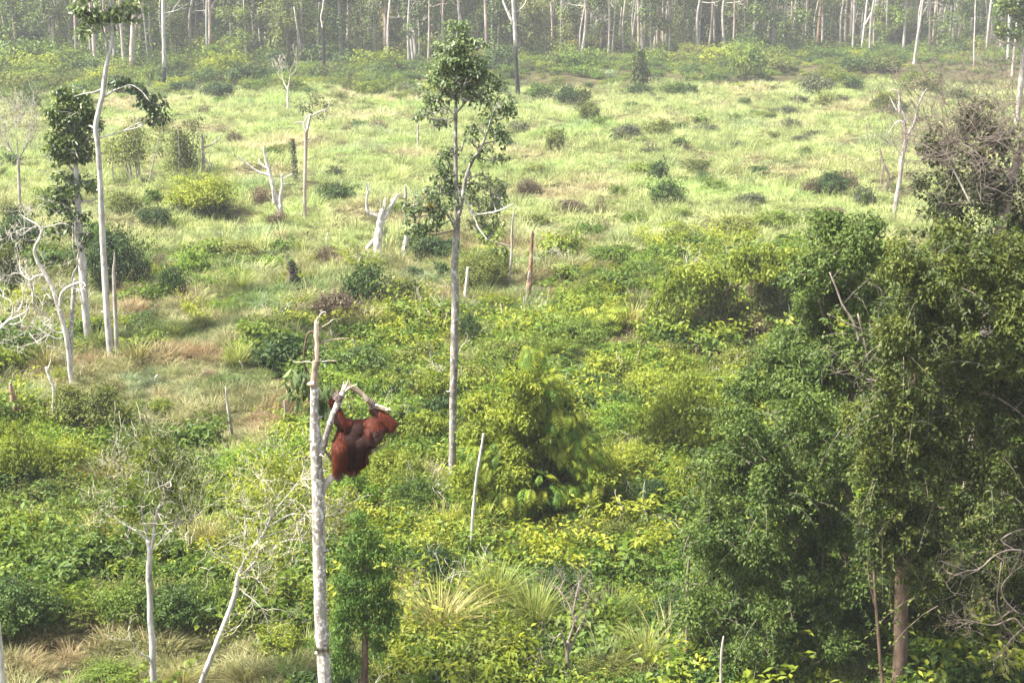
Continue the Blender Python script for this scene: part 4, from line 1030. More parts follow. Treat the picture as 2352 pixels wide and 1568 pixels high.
for k, (px, py, x2, y2, w, lab) in enumerate([(1115, 745, 1140, 750, 5, 'pale log lying just right of the central trunk'), (1230, 742, 1205, 748, 4, 'thin fallen branch in front of the rotten pole'), (1940, 455, 1925, 465, 5, 'small white log end among the shrubs left of the dark crooked sapling'), (1775, 440, 1765, 432, 4, 'tiny white log end in the middle of the right field'), (1180, 770, 1158, 778, 3.4, 'thin pale fallen stick in front of the brown soil')]):
    trace('fallen_log', lab, 'dead wood', 'white', [(px, py, w * .8), ((px + x2) / 2, (py + y2) / 2 - 1, w), (x2, y2, w * .6)], seed=140 + k, bury=-.12)

def stubs(root_name, pts, Y, mat, seed):
    rg = np.random.default_rng(seed)
    r = bpy.data.objects[root_name]
    o = np.array(r.location)
    for (px, py, w, dx, ln) in pts:
        a = plane(px, py, Y)
        m = Y / ray(px, py)[1] / FPX
        b = a + np.array([dx * ln * m, -abs(rg.normal(0, .3)) * ln * m, ln * m * rg.uniform(.2, .6)])
        mb = MB()
        tube(mb, [a - o, (a + b) / 2 - o, b - o], [w * m / 2 * 1.5, w * m / 2, w * m / 2 * .7], 7, rg, .12, 2)
        link('stub', mb.mesh('stub', M[mat], True), r)
stubs('broken_tree', [(738, 1270, 9, 1, 17), (727, 1180, 7, -1, 15), (741, 1400, 7, 1, 17), (724, 1010, 6, -1, 13), (744, 1500, 8, -1, 20), (731, 960, 5, 1, 11)], YA, 'lichen', 901)
stubs('tall_tree', [(1044, 700, 6, 1, 14), (1040, 900, 6, -1, 14), (1046, 610, 5, -1, 12), (1040, 800, 5, 1, 14)], YC, 'lichen', 902)
stubs('white_trunk_tree', [(240, 620, 5, 1, 11), (232, 440, 5, -1, 10), (246, 720, 5, -1, 12), (222, 300, 5, 1, 10)], YW, 'whitebark', 903)

for k, (P, w, mt, lab) in enumerate([
    ([(1344, 1222), (1340, 1195), (1345, 1175), (1352, 1160)], 5, 'pale_twig', 'little pale kinked stick at the lower right foot of the frond mound'),
    ([(1285, 1395), (1283, 1375), (1286, 1350)], 4, 'pale_twig', 'small pale stick among the blades behind the dead pale shrub'),
    ([(560, 850), (556, 838), (549, 828)], 4, 'white', 'tiny white stick behind the sedge clump, left of the lichened trunk top'),
    ([(352, 880), (356, 870), (362, 860)], 4, 'white', 'tiny white curved stick in the sedge right of the snapped stem'),
    ([(745, 560), (750, 548), (753, 535)], 3.4, 'white', 'tiny white twig left of the white fallen log'),
    ([(971, 712), (968, 698), (967, 684)], 6, 'grey', 'short grey stump post left of the central trunk, above the tawny sedge'),
    ([(1158, 735), (1153, 715), (1150, 700)], 4, 'pale_twig', 'thin pale stick beside the brown soil right of the central trunk'),
    ([(1648, 1020), (1645, 1000), (1646, 975)], 5, 'pale_twig', 'thin pale stick at the sunlit edge of the shaded grove'),
    ([(1990, 470), (1987, 452), (1988, 436)], 3, 'pale_twig', 'tiny upright pale stick left of the grey forked dead tree'),
    ([(2005, 245), (2004, 225), (2003, 205)], 3, 'dark_twig', 'tiny dark upright stick far behind the dark crooked sapling'),
    ([(1833, 245), (1832, 232), (1831, 222)], 4, 'dark_twig', 'small dark stake on the far right field'),
    ([(500, 1420), (480, 1412), (468, 1405)], 4, 'pale_twig', 'pale stick lying between the two twiggy trees'),
]):
    trace('dead_stick', lab, 'dead stick', mt, [(a, b, w * (1 - .12 * i)) for i, (a, b) in enumerate(P)], seed=160 + k)
# ------------------------------------------------------------------ the tall shaded trees on the right
def spread(cl, f, dyj, seed, extra=1):
    r = np.random.default_rng(seed)
    out = []
    for c in cl:
        for e in range(1 + extra):
            j = .45 if e else .12
            out.append((c[0] + r.normal(0, c[2] * j), c[1] + r.normal(0, c[3] * j * 1.3), c[2] * f * r.uniform(.75, 1.1) * (.8 if e else 1), c[3] * f * r.uniform(.9, 1.35) * (.8 if e else 1), r.uniform(-dyj, dyj)))
    return out

r_a = trace('broadleaf_tree', 'tall dark broadleaf tree at the left side of the shaded grove', 'tree', 'brown', [(1940, 1600, 22), (1945, 1300, 20), (1950, 1050, 17), (1955, 920, 15), (1962, 800, 11), (1975, 680, 8), (1985, 600, 5)],
            [dict(p=[(1955, 880, 9), (1930, 800, 8), (1900, 740, 6), (1880, 690, 4)], dy=-.8), dict(p=[(1960, 830, 8), (2000, 740, 7), (2030, 690, 5), (2050, 640, 3)], dy=.6), dict(p=[(1956, 900, 7), (1900, 880, 6), (1850, 850, 4), (1800, 830, 3)], dy=-.6),
             dict(p=[(1975, 790, 6), (1960, 740, 5), (1935, 700, 4.5), (1920, 660, 4), (1905, 625, 3)], y0=-2.4, dy=.3, mat='dark_twig'), dict(p=[(1970, 720, 4), (1985, 780, 4), (1995, 840, 3)], y0=-2.4, mat='dark_twig'), dict(p=[(1990, 760, 3), (1940, 740, 3), (1900, 720, 2)], y0=-2.4, mat='dark_twig')], Y=31.0, seed=201)
GROVE = []
r_b = trace('brown_trunk_tree', 'tree with the thick bare brown trunk at the lower right, crown coloured dark as deep shade', 'tree', 'brown', [(2063, 1600, 32), (2068, 1500, 32), (2070, 1400, 31), (2073, 1300, 31), (2077, 1200, 29), (2082, 1100, 27), (2086, 1000, 24), (2095, 900, 21), (2110, 800, 18), (2125, 720, 14), (2140, 640, 9), (2150, 570, 5)],
            [dict(p=[(2080, 1135, 7), (2120, 1120, 6), (2160, 1100, 5), (2200, 1060, 4), (2240, 1030, 2)], dy=-.5, mat='dark_twig'), dict(p=[(2078, 1195, 6), (2110, 1175, 5), (2150, 1165, 4), (2190, 1170, 3)], dy=-.3, mat='dark_twig'), dict(p=[(2090, 960, 9), (2040, 900, 7), (2000, 860, 5), (1960, 830, 3)], dy=-.8), dict(p=[(2100, 880, 9), (2160, 820, 8), (2220, 760, 6), (2280, 720, 4)], dy=.5), dict(p=[(2120, 760, 7), (2090, 700, 6), (2080, 640, 4)], dy=.5), dict(p=[(2088, 1000, 8), (2150, 960, 7), (2230, 930, 6), (2320, 920, 4)], dy=-.6)], Y=26.5, seed=205, sides=12, lump=.03)
r_c = trace('understorey_tree', 'understorey tree with leaves coloured dark as shade, behind the thick brown trunk', 'tree', 'brown', [(2210, 1600, 14), (2205, 1450, 13), (2215, 1300, 11), (2220, 1150, 9), (2230, 1050, 5)], [], Y=29.5, seed=209)
r_d = trace('leafy_tree', 'broad mid-green leafy tree at the front of the shaded grove', 'tree', 'brown', [(1790, 1600, 13), (1790, 1480, 12), (1785, 1350, 11), (1790, 1200, 9), (1795, 1080, 6)],
            [dict(p=[(1788, 1280, 6), (1850, 1220, 5), (1900, 1180, 3)], dy=-.4), dict(p=[(1788, 1330, 6), (1720, 1270, 5), (1680, 1220, 3)], dy=-.3)], Y=28.0, seed=213)

def fill(poly, step, Ylo, Yhi, seed, rx=1.12, jit=.4):
    """Leaf clumps packed over an outline seen from the camera, each at its own depth."""
    r = np.random.default_rng(seed)
    out = []
    xs = [p[0] for p in poly]
    ys = [p[1] for p in poly]
    pp = [(a, b, 0) for a, b in poly]
    for y in np.arange(min(ys), max(ys), step * .85):
        for x in np.arange(min(xs), max(xs), step):
            X, Yp = x + r.normal(0, step * jit), y + r.normal(0, step * jit)
            if in_poly(np.array([[X, Yp]]), pp)[0]:
                out.append((X, Yp, step * rx * r.uniform(.7, 1.25), step * rx * r.uniform(.7, 1.2), r.uniform(Ylo, Yhi)))
    return out
def sprays(root, clusters, Y, kind, L, W, seed, per=5, ln=(.45, 1.0), twig='dark_twig'):
    """Loose leafy shoots that stick out of a crown, each on its own thin twig."""
    rg = np.random.default_rng(seed)
    o = np.array(root.location)
    lf, tw = MB(), MB()
    for c in clusters:
        m = (Y + c[4]) / ray(c[0], c[1])[1] / FPX
        q = plane(c[0], c[1], Y + c[4]) - o
        R = np.array([c[2], (c[2] + c[3]) / 2, c[3]]) * m
        for k in range(per):
            d = unit(rg.normal(size=3) + np.array([0, -.5, .35]))
            a = q + d * R * rg.uniform(.6, .95)
            l_ = rg.uniform(*ln)
            s = np.linspace(0, 1, 13)[:, None]
            dr = unit(d + rg.normal(0, .4, 3) + np.array([0, 0, .25]))
            P = a + dr * l_ * s - np.array([0, 0, .45]) * l_ * s * s
            tube(tw, [P[0], P[4], P[8], P[12]], [.008, .006, .004, .002], 3, None, 0, 1, cap=False)
            n = 26
            ii = rg.integers(2, 13, n)
            leaves(lf, rg, P[ii] + rg.normal(0, L * .45, (n, 3)), rg.normal(0, .5, (n, 3)) + np.array([0, -.2, .7]), L * 1.1, W * 1.1, .8, rg.normal(.6, .16, n))
    stuff(link('sprays', lf.mesh('sprays', M[kind]), root))
    stuff(link('twigs', tw.mesh('twigs', M[twig]), root))
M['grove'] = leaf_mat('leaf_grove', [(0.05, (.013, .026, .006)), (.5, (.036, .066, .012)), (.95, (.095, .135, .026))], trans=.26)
G = fill([(1880, 505), (1950, 500), (2010, 545), (2120, 560), (2240, 545), (2352, 560), (2480, 600), (2500, 1640), (1650, 1640), (1570, 1400), (1620, 1200), (1660, 1000), (1740, 860), (1800, 770), (1830, 640)], 62, 0, 1, 31)
G += [(2105, 830, 60, 50, .2), (2115, 760, 60, 50, .3), (2090, 900, 60, 50, .2), (2300, 900, 60, 60, .5), (2290, 960, 60, 60, .5), (2085, 1180, 60, 50, .1), (2060, 1230, 56, 50, .1), (2095, 1110, 60, 50, .1)]
own = {'r_a': [], 'r_b': [], 'r_c': [], 'r_d': []}
rgg = np.random.default_rng(33)
for (x, y, rx, ry, f) in G:
    if y < 930 and x < 2030:
        own['r_a'].append((x, y, rx, ry, -1.2 + 2.6 * f))
    elif y < 1120 and x >= 1990:
        own['r_b'].append((x, y, rx, ry, -2.4 + 1.2 * f if abs(x - 2085) < 95 else -2.2 + 3.0 * f))
    elif x >= 2000:
        if 1260 < y and abs(x - 2072) < 80:
            own['r_c'].append((x, y, rx, ry, -1.2 + 2.2 * f))
        else:
            own['r_c'].append((x, y, rx, ry, -4.6 + 1.4 * f if abs(x - 2072) < 90 else -2.4 + 3.4 * f))
    else:
        own['r_d'].append((x, y, rx, ry, -1.6 + 2.8 * f))
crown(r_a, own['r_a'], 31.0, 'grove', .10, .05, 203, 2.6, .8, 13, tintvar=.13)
crown(r_b, own['r_b'], 26.5, 'shade', .092, .046, 207, 2.8, .8, 13, tintvar=.13)  # darker leaf than the left trees: blocked light put into leaf colour
crown(r_c, own['r_c'], 29.0, 'shade', .09, .045, 211, 2.8, .8, 13, tintvar=.15)  # same dark leaf, the shade under the crowns painted in
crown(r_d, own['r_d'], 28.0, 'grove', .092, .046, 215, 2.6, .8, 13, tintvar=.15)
sprays(r_a, own['r_a'], 31.0, 'grove', .10, .05, 281)
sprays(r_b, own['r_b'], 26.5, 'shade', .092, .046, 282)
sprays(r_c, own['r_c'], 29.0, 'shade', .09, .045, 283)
sprays(r_d, own['r_d'], 28.0, 'grove', .092, .046, 284)
r_e = trace('vine_tangled_tree', 'brownish tree smothered in bare vines, at the right edge above the grove', 'tree', 'pink', [(2280, 640, 24), (2290, 560, 24), (2303, 500, 23), (2318, 440, 21), (2330, 390, 18), (2345, 330, 12)],
            [dict(p=[(2328, 395, 9), (2350, 370, 8), (2380, 350, 6)], dy=-.3), dict(p=[(2325, 400, 7), (2280, 330, 5), (2240, 300, 3)], dy=-.4, tw=3), dict(p=[(2230, 470, 5), (2210, 430, 4), (2190, 390, 4), (2180, 370, 3)], y0=-1.6, dy=.3, mat='pale_twig', tw=2), dict(p=[(2310, 300, 4), (2290, 330, 3.4), (2270, 355, 2.6)], y0=-1.2, mat='dark_twig'), dict(p=[(2340, 290, 4), (2300, 312, 3), (2240, 318, 2)], y0=-1.0, mat='dark_twig'), dict(p=[(2180, 365, 3), (2220, 340, 3), (2250, 322, 2)], y0=-1.4, mat='dark_twig', tw=3),
             dict(p=[(2160, 330, 3), (2185, 325, 3), (2200, 322, 2)], y0=-1.4, mat='dark_twig', tw=3)], Y=36.0, seed=219, twigs=dict(n=5, L=1.3, depth=3, spread=.8, r=.010, rmin=.005, curl=.3), tmat='dark_twig')
crown(r_e, fill([(2150, 290), (2190, 245), (2250, 232), (2330, 250), (2450, 280), (2450, 640), (2130, 620), (2110, 500), (2130, 380)], 50, -1.2, 1.4, 35), 36.0, 'greyleaf', .14, .07, 221, 1.2, .8, 9, tintvar=.12)
crown(r_e, [(2241, 322, 5, 4, -1.6), (2252, 330, 4, 4, -1.6), (2258, 337, 4, 3, -1.6)], 36.0, 'golden', .13, .10, 222, 1.6, .6, 3, name='yellow_leaves')
# bare twigs in front of the shade
for k, (trk, limbs, lab) in enumerate([
    ([(2440, 1620, 6), (2420, 1540, 6), (2390, 1470, 5), (2352, 1440, 5)], [dict(p=[(2352, 1445, 5), (2330, 1420, 5), (2305, 1428, 4), (2280, 1435, 3), (2240, 1428, 2)], dy=-.2, tw=4), dict(p=[(2340, 1410, 4), (2310, 1380, 4), (2300, 1350, 3), (2320, 1320, 2.4), (2345, 1300, 2)], dy=.2, tw=4), dict(p=[(2352, 1440, 4), (2320, 1470, 3), (2300, 1500, 2)], dy=.2, tw=3)], 'bare grey twigs low at the right edge, against the deep shade'),
    ([(2480, 1420, 6), (2440, 1350, 6), (2390, 1290, 5), (2350, 1265, 5)], [dict(p=[(2350, 1265, 5), (2320, 1262, 4.5), (2285, 1275, 4), (2250, 1305, 3), (2220, 1310, 2)], dy=-.2, tw=4), dict(p=[(2330, 1262, 4), (2300, 1240, 4), (2330, 1220, 3), (2350, 1215, 2)], dy=.2, tw=3), dict(p=[(2300, 1290, 3), (2295, 1330, 2.6), (2290, 1380, 2), (2300, 1420, 1.4)], dy=-.1, tw=3)], 'bare pale branching twigs right of the thick brown trunk'),
]):
    trace('bare_twig_bush', lab, 'dead branch', 'dark_twig', trk, limbs, Y=24.0, seed=225 + k, twigs=dict(n=2, L=.42, depth=2, spread=.55, r=.005, rmin=.0022, curl=.3), tmat='dark_twig')
trace('arching_branch', 'long pale arching dead branch lying across the middle of the shaded grove', 'dead branch', 'dark_twig', [(2460, 1120, 5), (2400, 1020, 5), (2350, 955, 5), (2310, 925, 4.6), (2270, 905, 4.4), (2210, 897, 4), (2150, 897, 3.4), (2100, 905, 2)],
      [dict(p=[(2130, 900, 4), (2060, 860, 3), (2030, 790, 2)], dy=.2, tw=3), dict(p=[(2110, 905, 4), (2060, 880, 3), (1990, 870, 2)], dy=.2, tw=3), dict(p=[(2325, 945, 4), (2350, 920, 3), (2370, 910, 2)], dy=-.1, tw=2)], Y=25.2, seed=229, twigs=dict(n=2, L=.6, depth=2, spread=.45, r=.006, rmin=.003), tmat='dark_twig')
trace('thin_pole', 'slender pale bent stem in front of the shaded grove, low down', 'dead stick', 'grey', [(1655, 1600, 7), (1656, 1530, 6), (1658, 1490, 6), (1662, 1460, 3)], Y=25.5, seed=231)
trace('thin_pole', 'slender brown wavy stem left of the shaded grove', 'dead stick', 'dark_twig', [(1577, 1470, 9), (1580, 1400, 8), (1578, 1340, 8), (1582, 1290, 5), (1580, 1270, 3)], Y=28.0, seed=232)
trace('young_tree', 'slim brown stem left of the thick brown trunk', 'sapling', 'brown', [(2030, 1600, 9), (2022, 1520, 8), (2016, 1440, 7.5), (2010, 1360, 7), (2006, 1260, 6), (2004, 1180, 3)], [dict(p=[(2012, 1400, 4), (1996, 1330, 3.4), (1990, 1260, 2)], dy=.2)], Y=26.0, seed=233)
# tree at the right edge whose crown hangs into the top corner
tr = trace('leaning_edge_tree', 'grey leaning trunk at the upper right edge with dark hanging canopy', 'tree', 'grey', [(2334, 290, 12), (2338, 260, 12.5), (2343, 210, 13), (2348, 160, 13), (2354, 110, 12), (2362, 50, 11), (2370, -30, 9), (2380, -120, 6)],
           [dict(p=[(2352, 120, 8), (2330, 103, 6), (2305, 98, 6), (2290, 92, 4), (2282, 80, 2)], dy=-.5), dict(p=[(2362, 60, 6), (2330, 40, 5), (2300, 20, 3)], dy=.5)], seed=235)
crown(tr, [(2320, 20, 40, 30), (2350, 40, 40, 36), (2300, 55, 24, 26), (2330, 75, 40, 22), (2295, 80, 18, 14), (2350, -20, 60, 40), (2400, 20, 50, 60), (2390, -90, 80, 60)], trace.Y, 'tree', .34, .2, 236, 2.2, .6, 12)
# bare white shrub at the bottom
trace('dead_shrub', 'pale bare branched dead shrub in the blades at the bottom', 'dead shrub', 'dark_twig', [(1303, 1580, 11), (1304, 1540, 10), (1303, 1500, 9), (1305, 1470, 7)],
      [dict(p=[(1304, 1545, 6), (1290, 1530, 5), (1272, 1525, 4), (1262, 1520, 3)], dy=-.2), dict(p=[(1304, 1500, 6), (1296, 1470, 5), (1288, 1455, 4), (1280, 1462, 3)], dy=-.2), dict(p=[(1304, 1500, 6), (1318, 1470, 5), (1328, 1445, 4), (1338, 1430, 3)], dy=.2, tw=2), dict(p=[(1304, 1475, 6), (1318, 1430, 5), (1312, 1400, 5), (1300, 1375, 4), (1285, 1355, 3)], dy=.3, tw=3), dict(p=[(1318, 1430, 5), (1340, 1400, 4), (1352, 1370, 3)], dy=.3, tw=3), dict(p=[(1316, 1410, 4), (1322, 1375, 4), (1330, 1340, 2)], dy=.2, tw=3)], Y=27.5, seed=241, twigs=dict(n=2, L=.36, depth=2, spread=.6, r=.006, rmin=.003, curl=.3), tmat='dark_twig')
# leaning thicket arched over by climbers
th = trace('arching_thicket', 'climber covered thicket arching to the right, leaves coloured sunlit on top, dark brown below', 'thicket', 'brown', [(1640, 790, 10), (1650, 740, 9), (1660, 690, 8), (1680, 650, 7)], [dict(p=[(1660, 690, 7), (1700, 650, 6), (1760, 600, 4)], dy=.5)], seed=251)
YT = trace.Y
crown(th, fill([(1500, 745), (1500, 690), (1555, 640), (1640, 605), (1740, 570), (1840, 555), (1845, 590), (1780, 640), (1700, 660), (1600, 700), (1540, 750)], 40, -.6, .4, 41), YT, 'vine', .21, .08, 253, 1.3, 1.3, 8, flat=.4)  # brightest leaves along the top: sunlight put into leaf colour
crown(th, fill([(1530, 745), (1600, 690), (1700, 645), (1800, 610), (1830, 640), (1800, 720), (1700, 750), (1600, 770)], 42, .1, 1.6, 43), YT, 'shade', .14, .075, 254, 1.5, .8, 8, name='lower_foliage')  # darker leaves inside: shade of the hollow put into leaf colour
crown(th, fill([(1500, 790), (1520, 730), (1600, 735), (1760, 640), (1800, 660), (1790, 750), (1700, 775), (1600, 785)], 44, -.2, 1.4, 45), YT, 'dry', .15, .05, 255, .8, 1.3, 8, name='brown_skirt')  # brown leaves along the underside
# frond mound in the centre
fm = thing('frond_mound', 'big mound of climbing palm fronds right of the central trunk, dark hollows below', 'climbing plants', plane(1240, 1180, 35.5) * np.array([1, 1, 0]))
o = np.array(fm.location)
rgf = np.random.default_rng(261)
mb = MB()
mb2 = MB()
tube(mb2, [np.array([0, 0, 0]), np.array([.1, .1, 2.0]), np.array([-.05, 0, 4.2])], [.07, .06, .03], 6)
link('stem', mb2.mesh('stem', M['brown']), fm, (0, .9, 0), 0, (1, 1, .6))
MOUND = [(1205, 800), (1240, 800), (1275, 860), (1300, 930), (1350, 990), (1400, 1080), (1395, 1150), (1330, 1210), (1250, 1235), (1160, 1200), (1090, 1140), (1050, 1080), (1070, 1000), (1150, 960), (1180, 880)]
crown(fm, fill(MOUND, 46, -.8, 1.6, 47, 1.25), 36.2, 'vine', .13, .055, 263, 2.2, 1.0, 10, name='foliage')
crown(fm, fill([(1200, 900), (1270, 900), (1300, 1000), (1290, 1120), (1200, 1150), (1170, 1050)], 46, -.3, 1.0, 48), 36.2, 'shade', .13, .06, 264, 2.2, .9, 8, name='inner_foliage')  # dark leaves in the middle paint the shaded hollow of the mound
cl = [(1225, 815, 24, 24), (1250, 900, 34, 40), (1290, 970, 40, 40), (1340, 1040, 50, 50), (1345, 1040, 44, 50), (1120, 1060, 46, 50), (1360, 1110, 40, 50), (1230, 1120, 80, 50), (1180, 1150, 60, 40), (1300, 1150, 70, 45), (1210, 1170, 50, 40)]
frn = []
for _ in range(330):
    c = cl[int(rgf.integers(len(cl)))]
    a = rgf.uniform(0, 6.28)
    r = math.sqrt(rgf.random())
    px, py = c[0] + math.cos(a) * r * c[2], c[1] + math.sin(a) * r * c[3]
    dd = .9 * math.sqrt(max(0, 1 - r * r)) * c[2] * .012 + .2
    frn.append((plane(px, py, 36.0 - dd) - o, rgf.uniform(0, 6.28) if rgf.random() < .3 else -1.57 + (px - 1240) / 120 + rgf.normal(0, .6), rgf.uniform(.3, .62)))
fr_protos = []
for k in range(6):
    f = MB()
    frond(f, rgf, np.zeros(3), 0.0, 1.0, .25 + .12 * k, .6 + .1 * k, 7 + k % 3, .40, .26, .40 + .05 * k)
    fr_protos.append((f.mesh('frond', M['yellow']), f.mesh('frond', M['bright'])))
for k, (p, az, L) in enumerate(frn[:250]):
    fo = link('frond', fr_protos[k % 6][int(k % 3 == 0)], fm, tuple(p), az, (L, L, L))
for (p, az, L) in frn[250:]:
    frond(mb, rgf, p, az, L, L * .4, L * .7, 8, .34, .24, rgf.normal(.45, .12))
stuff(link('fronds', mb.mesh('fronds', M['bright']), fm))
# ------------------------------------------------------------------ the orangutan
def make_orangutan():
    rg = np.random.default_rng(301)
    def q(cx, cy, dy=0.0):                        # a point of the close view -> place
        return plane(709.9 + cx * .15876, 857.5 + cy * .15876, YA + dy)
    K = .000914                                     # metres per unit of that view
    root = thing('orangutan', 'red brown orangutan gripping the broken branches with both arms raised', 'orangutan', q(600, 1480, .05))
    o = np.array(root.location)
    mb = MB()
    def ball(c, r, n=14, sc=(1, 1, 1)):
        u, v = np.linspace(0, np.pi, n), np.linspace(0, 2 * np.pi, n * 2, endpoint=False)
        V = [np.array([math.sin(a) * math.cos(b), math.sin(a) * math.sin(b), math.cos(a)]) for a in u[1:-1] for b in v]
        V = np.array([[0, 0, 1]] + V + [[0, 0, -1]]) * np.array(sc) * r + c - o
        m = n * 2
        F = []
        for j in range(m):
            F += [[0, 1 + j, 1 + (j + 1) % m], [len(V) - 1, 1 + (n - 3) * m + (j + 1) % m, 1 + (n - 3) * m + j]]
        for i in range(n - 3):
            for j in range(m):
                a, b = 1 + i * m + j, 1 + i * m + (j + 1) % m
                F += [[a, a + m, b], [b, a + m, b + m]]
        mb.add(V, F)
    def limb(pts, n=7):
        """A chain of (point, radius): overlapping balls, tapering from joint to joint."""
        for (a, ra), (b, rb) in zip(pts[:-1], pts[1:]):
            d = np.linalg.norm(b - a)
            k = max(2, int(d / (min(ra, rb) * .35)))
            for t in np.linspace(0, 1, k + 1):
                ball(a * (1 - t) + b * t, ra * (1 - t) + rb * t, n)
    # trunk of the body
    limb([(q(590, 1285, .10), 150 * K), (q(595, 1130, .07), 185 * K), (q(650, 960, .06), 200 * K), (q(720, 830, .07), 175 * K)], 12)
    ball(q(700, 1230, .08), 150 * K, 14)
    ball(q(585, 790, .06), 130 * K, 12)
    limb([(q(520, 860, .07), 125 * K), (q(470, 1010, .06), 130 * K), (q(450, 1150, .06), 125 * K)], 10)
    ball(q(860, 770, .09), 130 * K, 12)
    ball(q(760, 1010, -.03), 130 * K, 12)
    # left arm of the picture: shoulder, elbow, wrist behind the branch
    limb([(q(560, 760, .05), 112 * K), (q(500, 740, .02), 105 * K), (q(452, 690, .0), 92 * K), (q(425, 600, .01), 72 * K), (q(390, 500, .05), 60 * K), (q(345, 430, .07), 52 * K), (q(335, 390, .05), 48 * K)], 9)
    # right arm of the picture
    limb([(q(930, 760, .10), 112 * K), (q(1050, 720, .05), 96 * K), (q(1175, 715, .0), 76 * K), (q(1195, 725, -.02), 62 * K)], 9)
    limb([(q(1180, 715, -.02), 68 * K), (q(1090, 640, -.01), 72 * K), (q(990, 580, .0), 64 * K), (q(925, 520, .01), 50 * K), (q(900, 480, .01), 45 * K)], 9)
    # legs
    limb([(q(500, 1290, .08), 130 * K), (q(470, 1150, -.06), 122 * K), (q(440, 1085, -.10), 100 * K)], 10)
    limb([(q(445, 1090, -.10), 116 * K), (q(445, 1200, -.09), 108 * K), (q(430, 1310, -.06), 92 * K), (q(410, 1390, -.04), 64 * K), (q(395, 1430, -.035), 52 * K)], 10)
    limb([(q(690, 1270, .10), 125 * K), (q(740, 1150, .0), 110 * K), (q(750, 1110, -.03), 95 * K)], 10)
    limb([(q(750, 1120, -.03), 92 * K), (q(735, 1230, .0), 80 * K), (q(705, 1330, .04), 66 * K), (q(672, 1400, .07), 50 * K)], 10)
    # head: skull, brow, cheeks, muzzle
    hc = q(950, 805, -.10)
    fw = unit(np.array([.62, -.70, -.34]))
    sd = unit(np.cross(fw, np.array([0, 0, 1.0])))
    up = np.cross(sd, fw)
    ball(hc, .128, 16)
    ball(hc - fw * .03 + up * .03, .122, 14)
    ball(hc + fw * .055 - up * .03, .105, 14)
    for s in (-1, 1):
        ball(hc + sd * s * .085 - up * .02 + fw * .015, .078, 12)        # cheek pads
        ball(hc + fw * .108 + sd * s * .033 + up * .048, .024, 8)       # brow
        ball(hc + fw * .10 + sd * s * .10 * .25 - up * .08, .06, 10)
    ball(hc + fw * .125 - up * .062, .058, 14)                          # muzzle
    ball(hc + fw * .145 - up * .085, .043, 12)
    ball(hc + fw * .118 - up * .005, .026, 8)                           # nose
    ball(q(880, 960, -.06), 130 * K, 12)
    ball(q(960, 930, -.07), 115 * K, 12)
    ball(q(800, 1070, -.02), 105 * K, 12)
    ball(q(750, 1240, .03), 110 * K, 12)                                # throat
    ball(hc + sd * .11 - fw * .03, .028, 8)                             # ear
    # hands and feet: four fingers and a thumb closed round what they hold
    def grip(c, axis, side, back, R, wrist, fing=.0105, spread=.0285, a0=200, a1=-60, palm=.036, flip=1):
        axis = unit(axis)
        side = unit(side - axis * np.dot(side, axis))
        front = np.cross(axis, side)
        if front[1] > 0:
            front = -front
        front = front * back
        for i in range(4):
            off = (i - 1.5) * spread
            ln = (1.0, 1.1, 1.06, .86)[i]
            pts = []
            for t in np.linspace(0, 1, 6):
                an = math.radians(a0 + (a1 - a0) * t * ln)
                rr = R + fing * (1.15 - .3 * t)
                pts.append((c + axis * (off * (1.15 - .2 * t)) + (side * math.cos(an) + front * math.sin(an)) * rr, fing * (1.15 - .35 * t)))
            limb(pts, 7)
        an = math.radians(a0 + 15)
        pc = c + (side * math.cos(an) + front * math.sin(an)) * (R + palm * .7)
        for i in range(4):
            ball(pc + axis * (i - 1.5) * spread, palm * .78, 9)
        limb([(pc, palm), (wrist, 44 * K)], 9)
        pts = []
        for t in np.linspace(0, 1, 5):                                  # thumb, round the other way
            an = math.radians(a0 + 20 + 110 * t)
            pts.append((c - axis * spread * 2.3 * flip + (side * math.cos(an) + front * math.sin(an)) * (R + fing), fing * (1.2 - .35 * t)))
        limb([(pc - axis * spread * 1.4 * flip, fing * 1.5)] + pts, 7)
    grip(q(440, 345, 0), q(520, 190) - q(380, 440), np.array([1, 0, -.5]), 1, .044, q(345, 395, .045), a0=185, a1=-55, palm=.034)
    grip(q(895, 405, .0), q(1000, 470) - q(800, 340), np.array([.55, 0, .8]), 1, .031, q(915, 500, .01), a0=-150, a1=-395, palm=.03, flip=-1)
    grip(q(445, 1478, .02), q(540, 1440) - q(360, 1540), np.array([-.5, 0, .85]), 1, .045, q(405, 1420, -.03), a0=20, a1=235, palm=.036, spread=.027)
    grip(q(640, 1450, .10), q(720, 1420) - q(560, 1460), np.array([-.2, 0, .9]), 1, .030, q(680, 1400, .07), a0=20, a1=235, palm=.03, spread=.0265)
    raw = mb.mesh('body_raw', None) if False else None
    V, F = np.concatenate(mb.v), np.concatenate(mb.f)
    me = bpy.data.meshes.new('body')
    me.from_pydata(V.tolist(), [], F.tolist())
    tmp = bpy.data.objects.new('body_shape', me)
    COL.objects.link(tmp)
    md = tmp.modifiers.new('skin', 'REMESH')
    md.mode, md.voxel_size, md.use_smooth_shade = 'VOXEL', .0058, True
    sm = tmp.modifiers.new('smooth', 'SMOOTH')
    sm.factor, sm.iterations = .5, 2
    dg = bpy.context.evaluated_depsgraph_get()
    body = bpy.data.meshes.new_from_object(tmp.evaluated_get(dg))
    body.name = 'body'
    bpy.data.objects.remove(tmp)
    # skin and fur
    M['fur_skin'] = bark_mat('fur_red_brown', (.03, .008, .004), (.07, .017, .008), (.12, .03, .012), 16, bump=.5, stretch=(1, 1, .25))
    M['dark_fur'] = bark_mat('thin_fur_dark', (.010, .006, .006), (.018, .009, .008), (.032, .015, .012), 14, bump=.3)
    M['skin'] = bark_mat('skin_grey', (.055, .038, .034), (.10, .072, .066), (.16, .12, .11), 30, bump=.25, rough=.55)
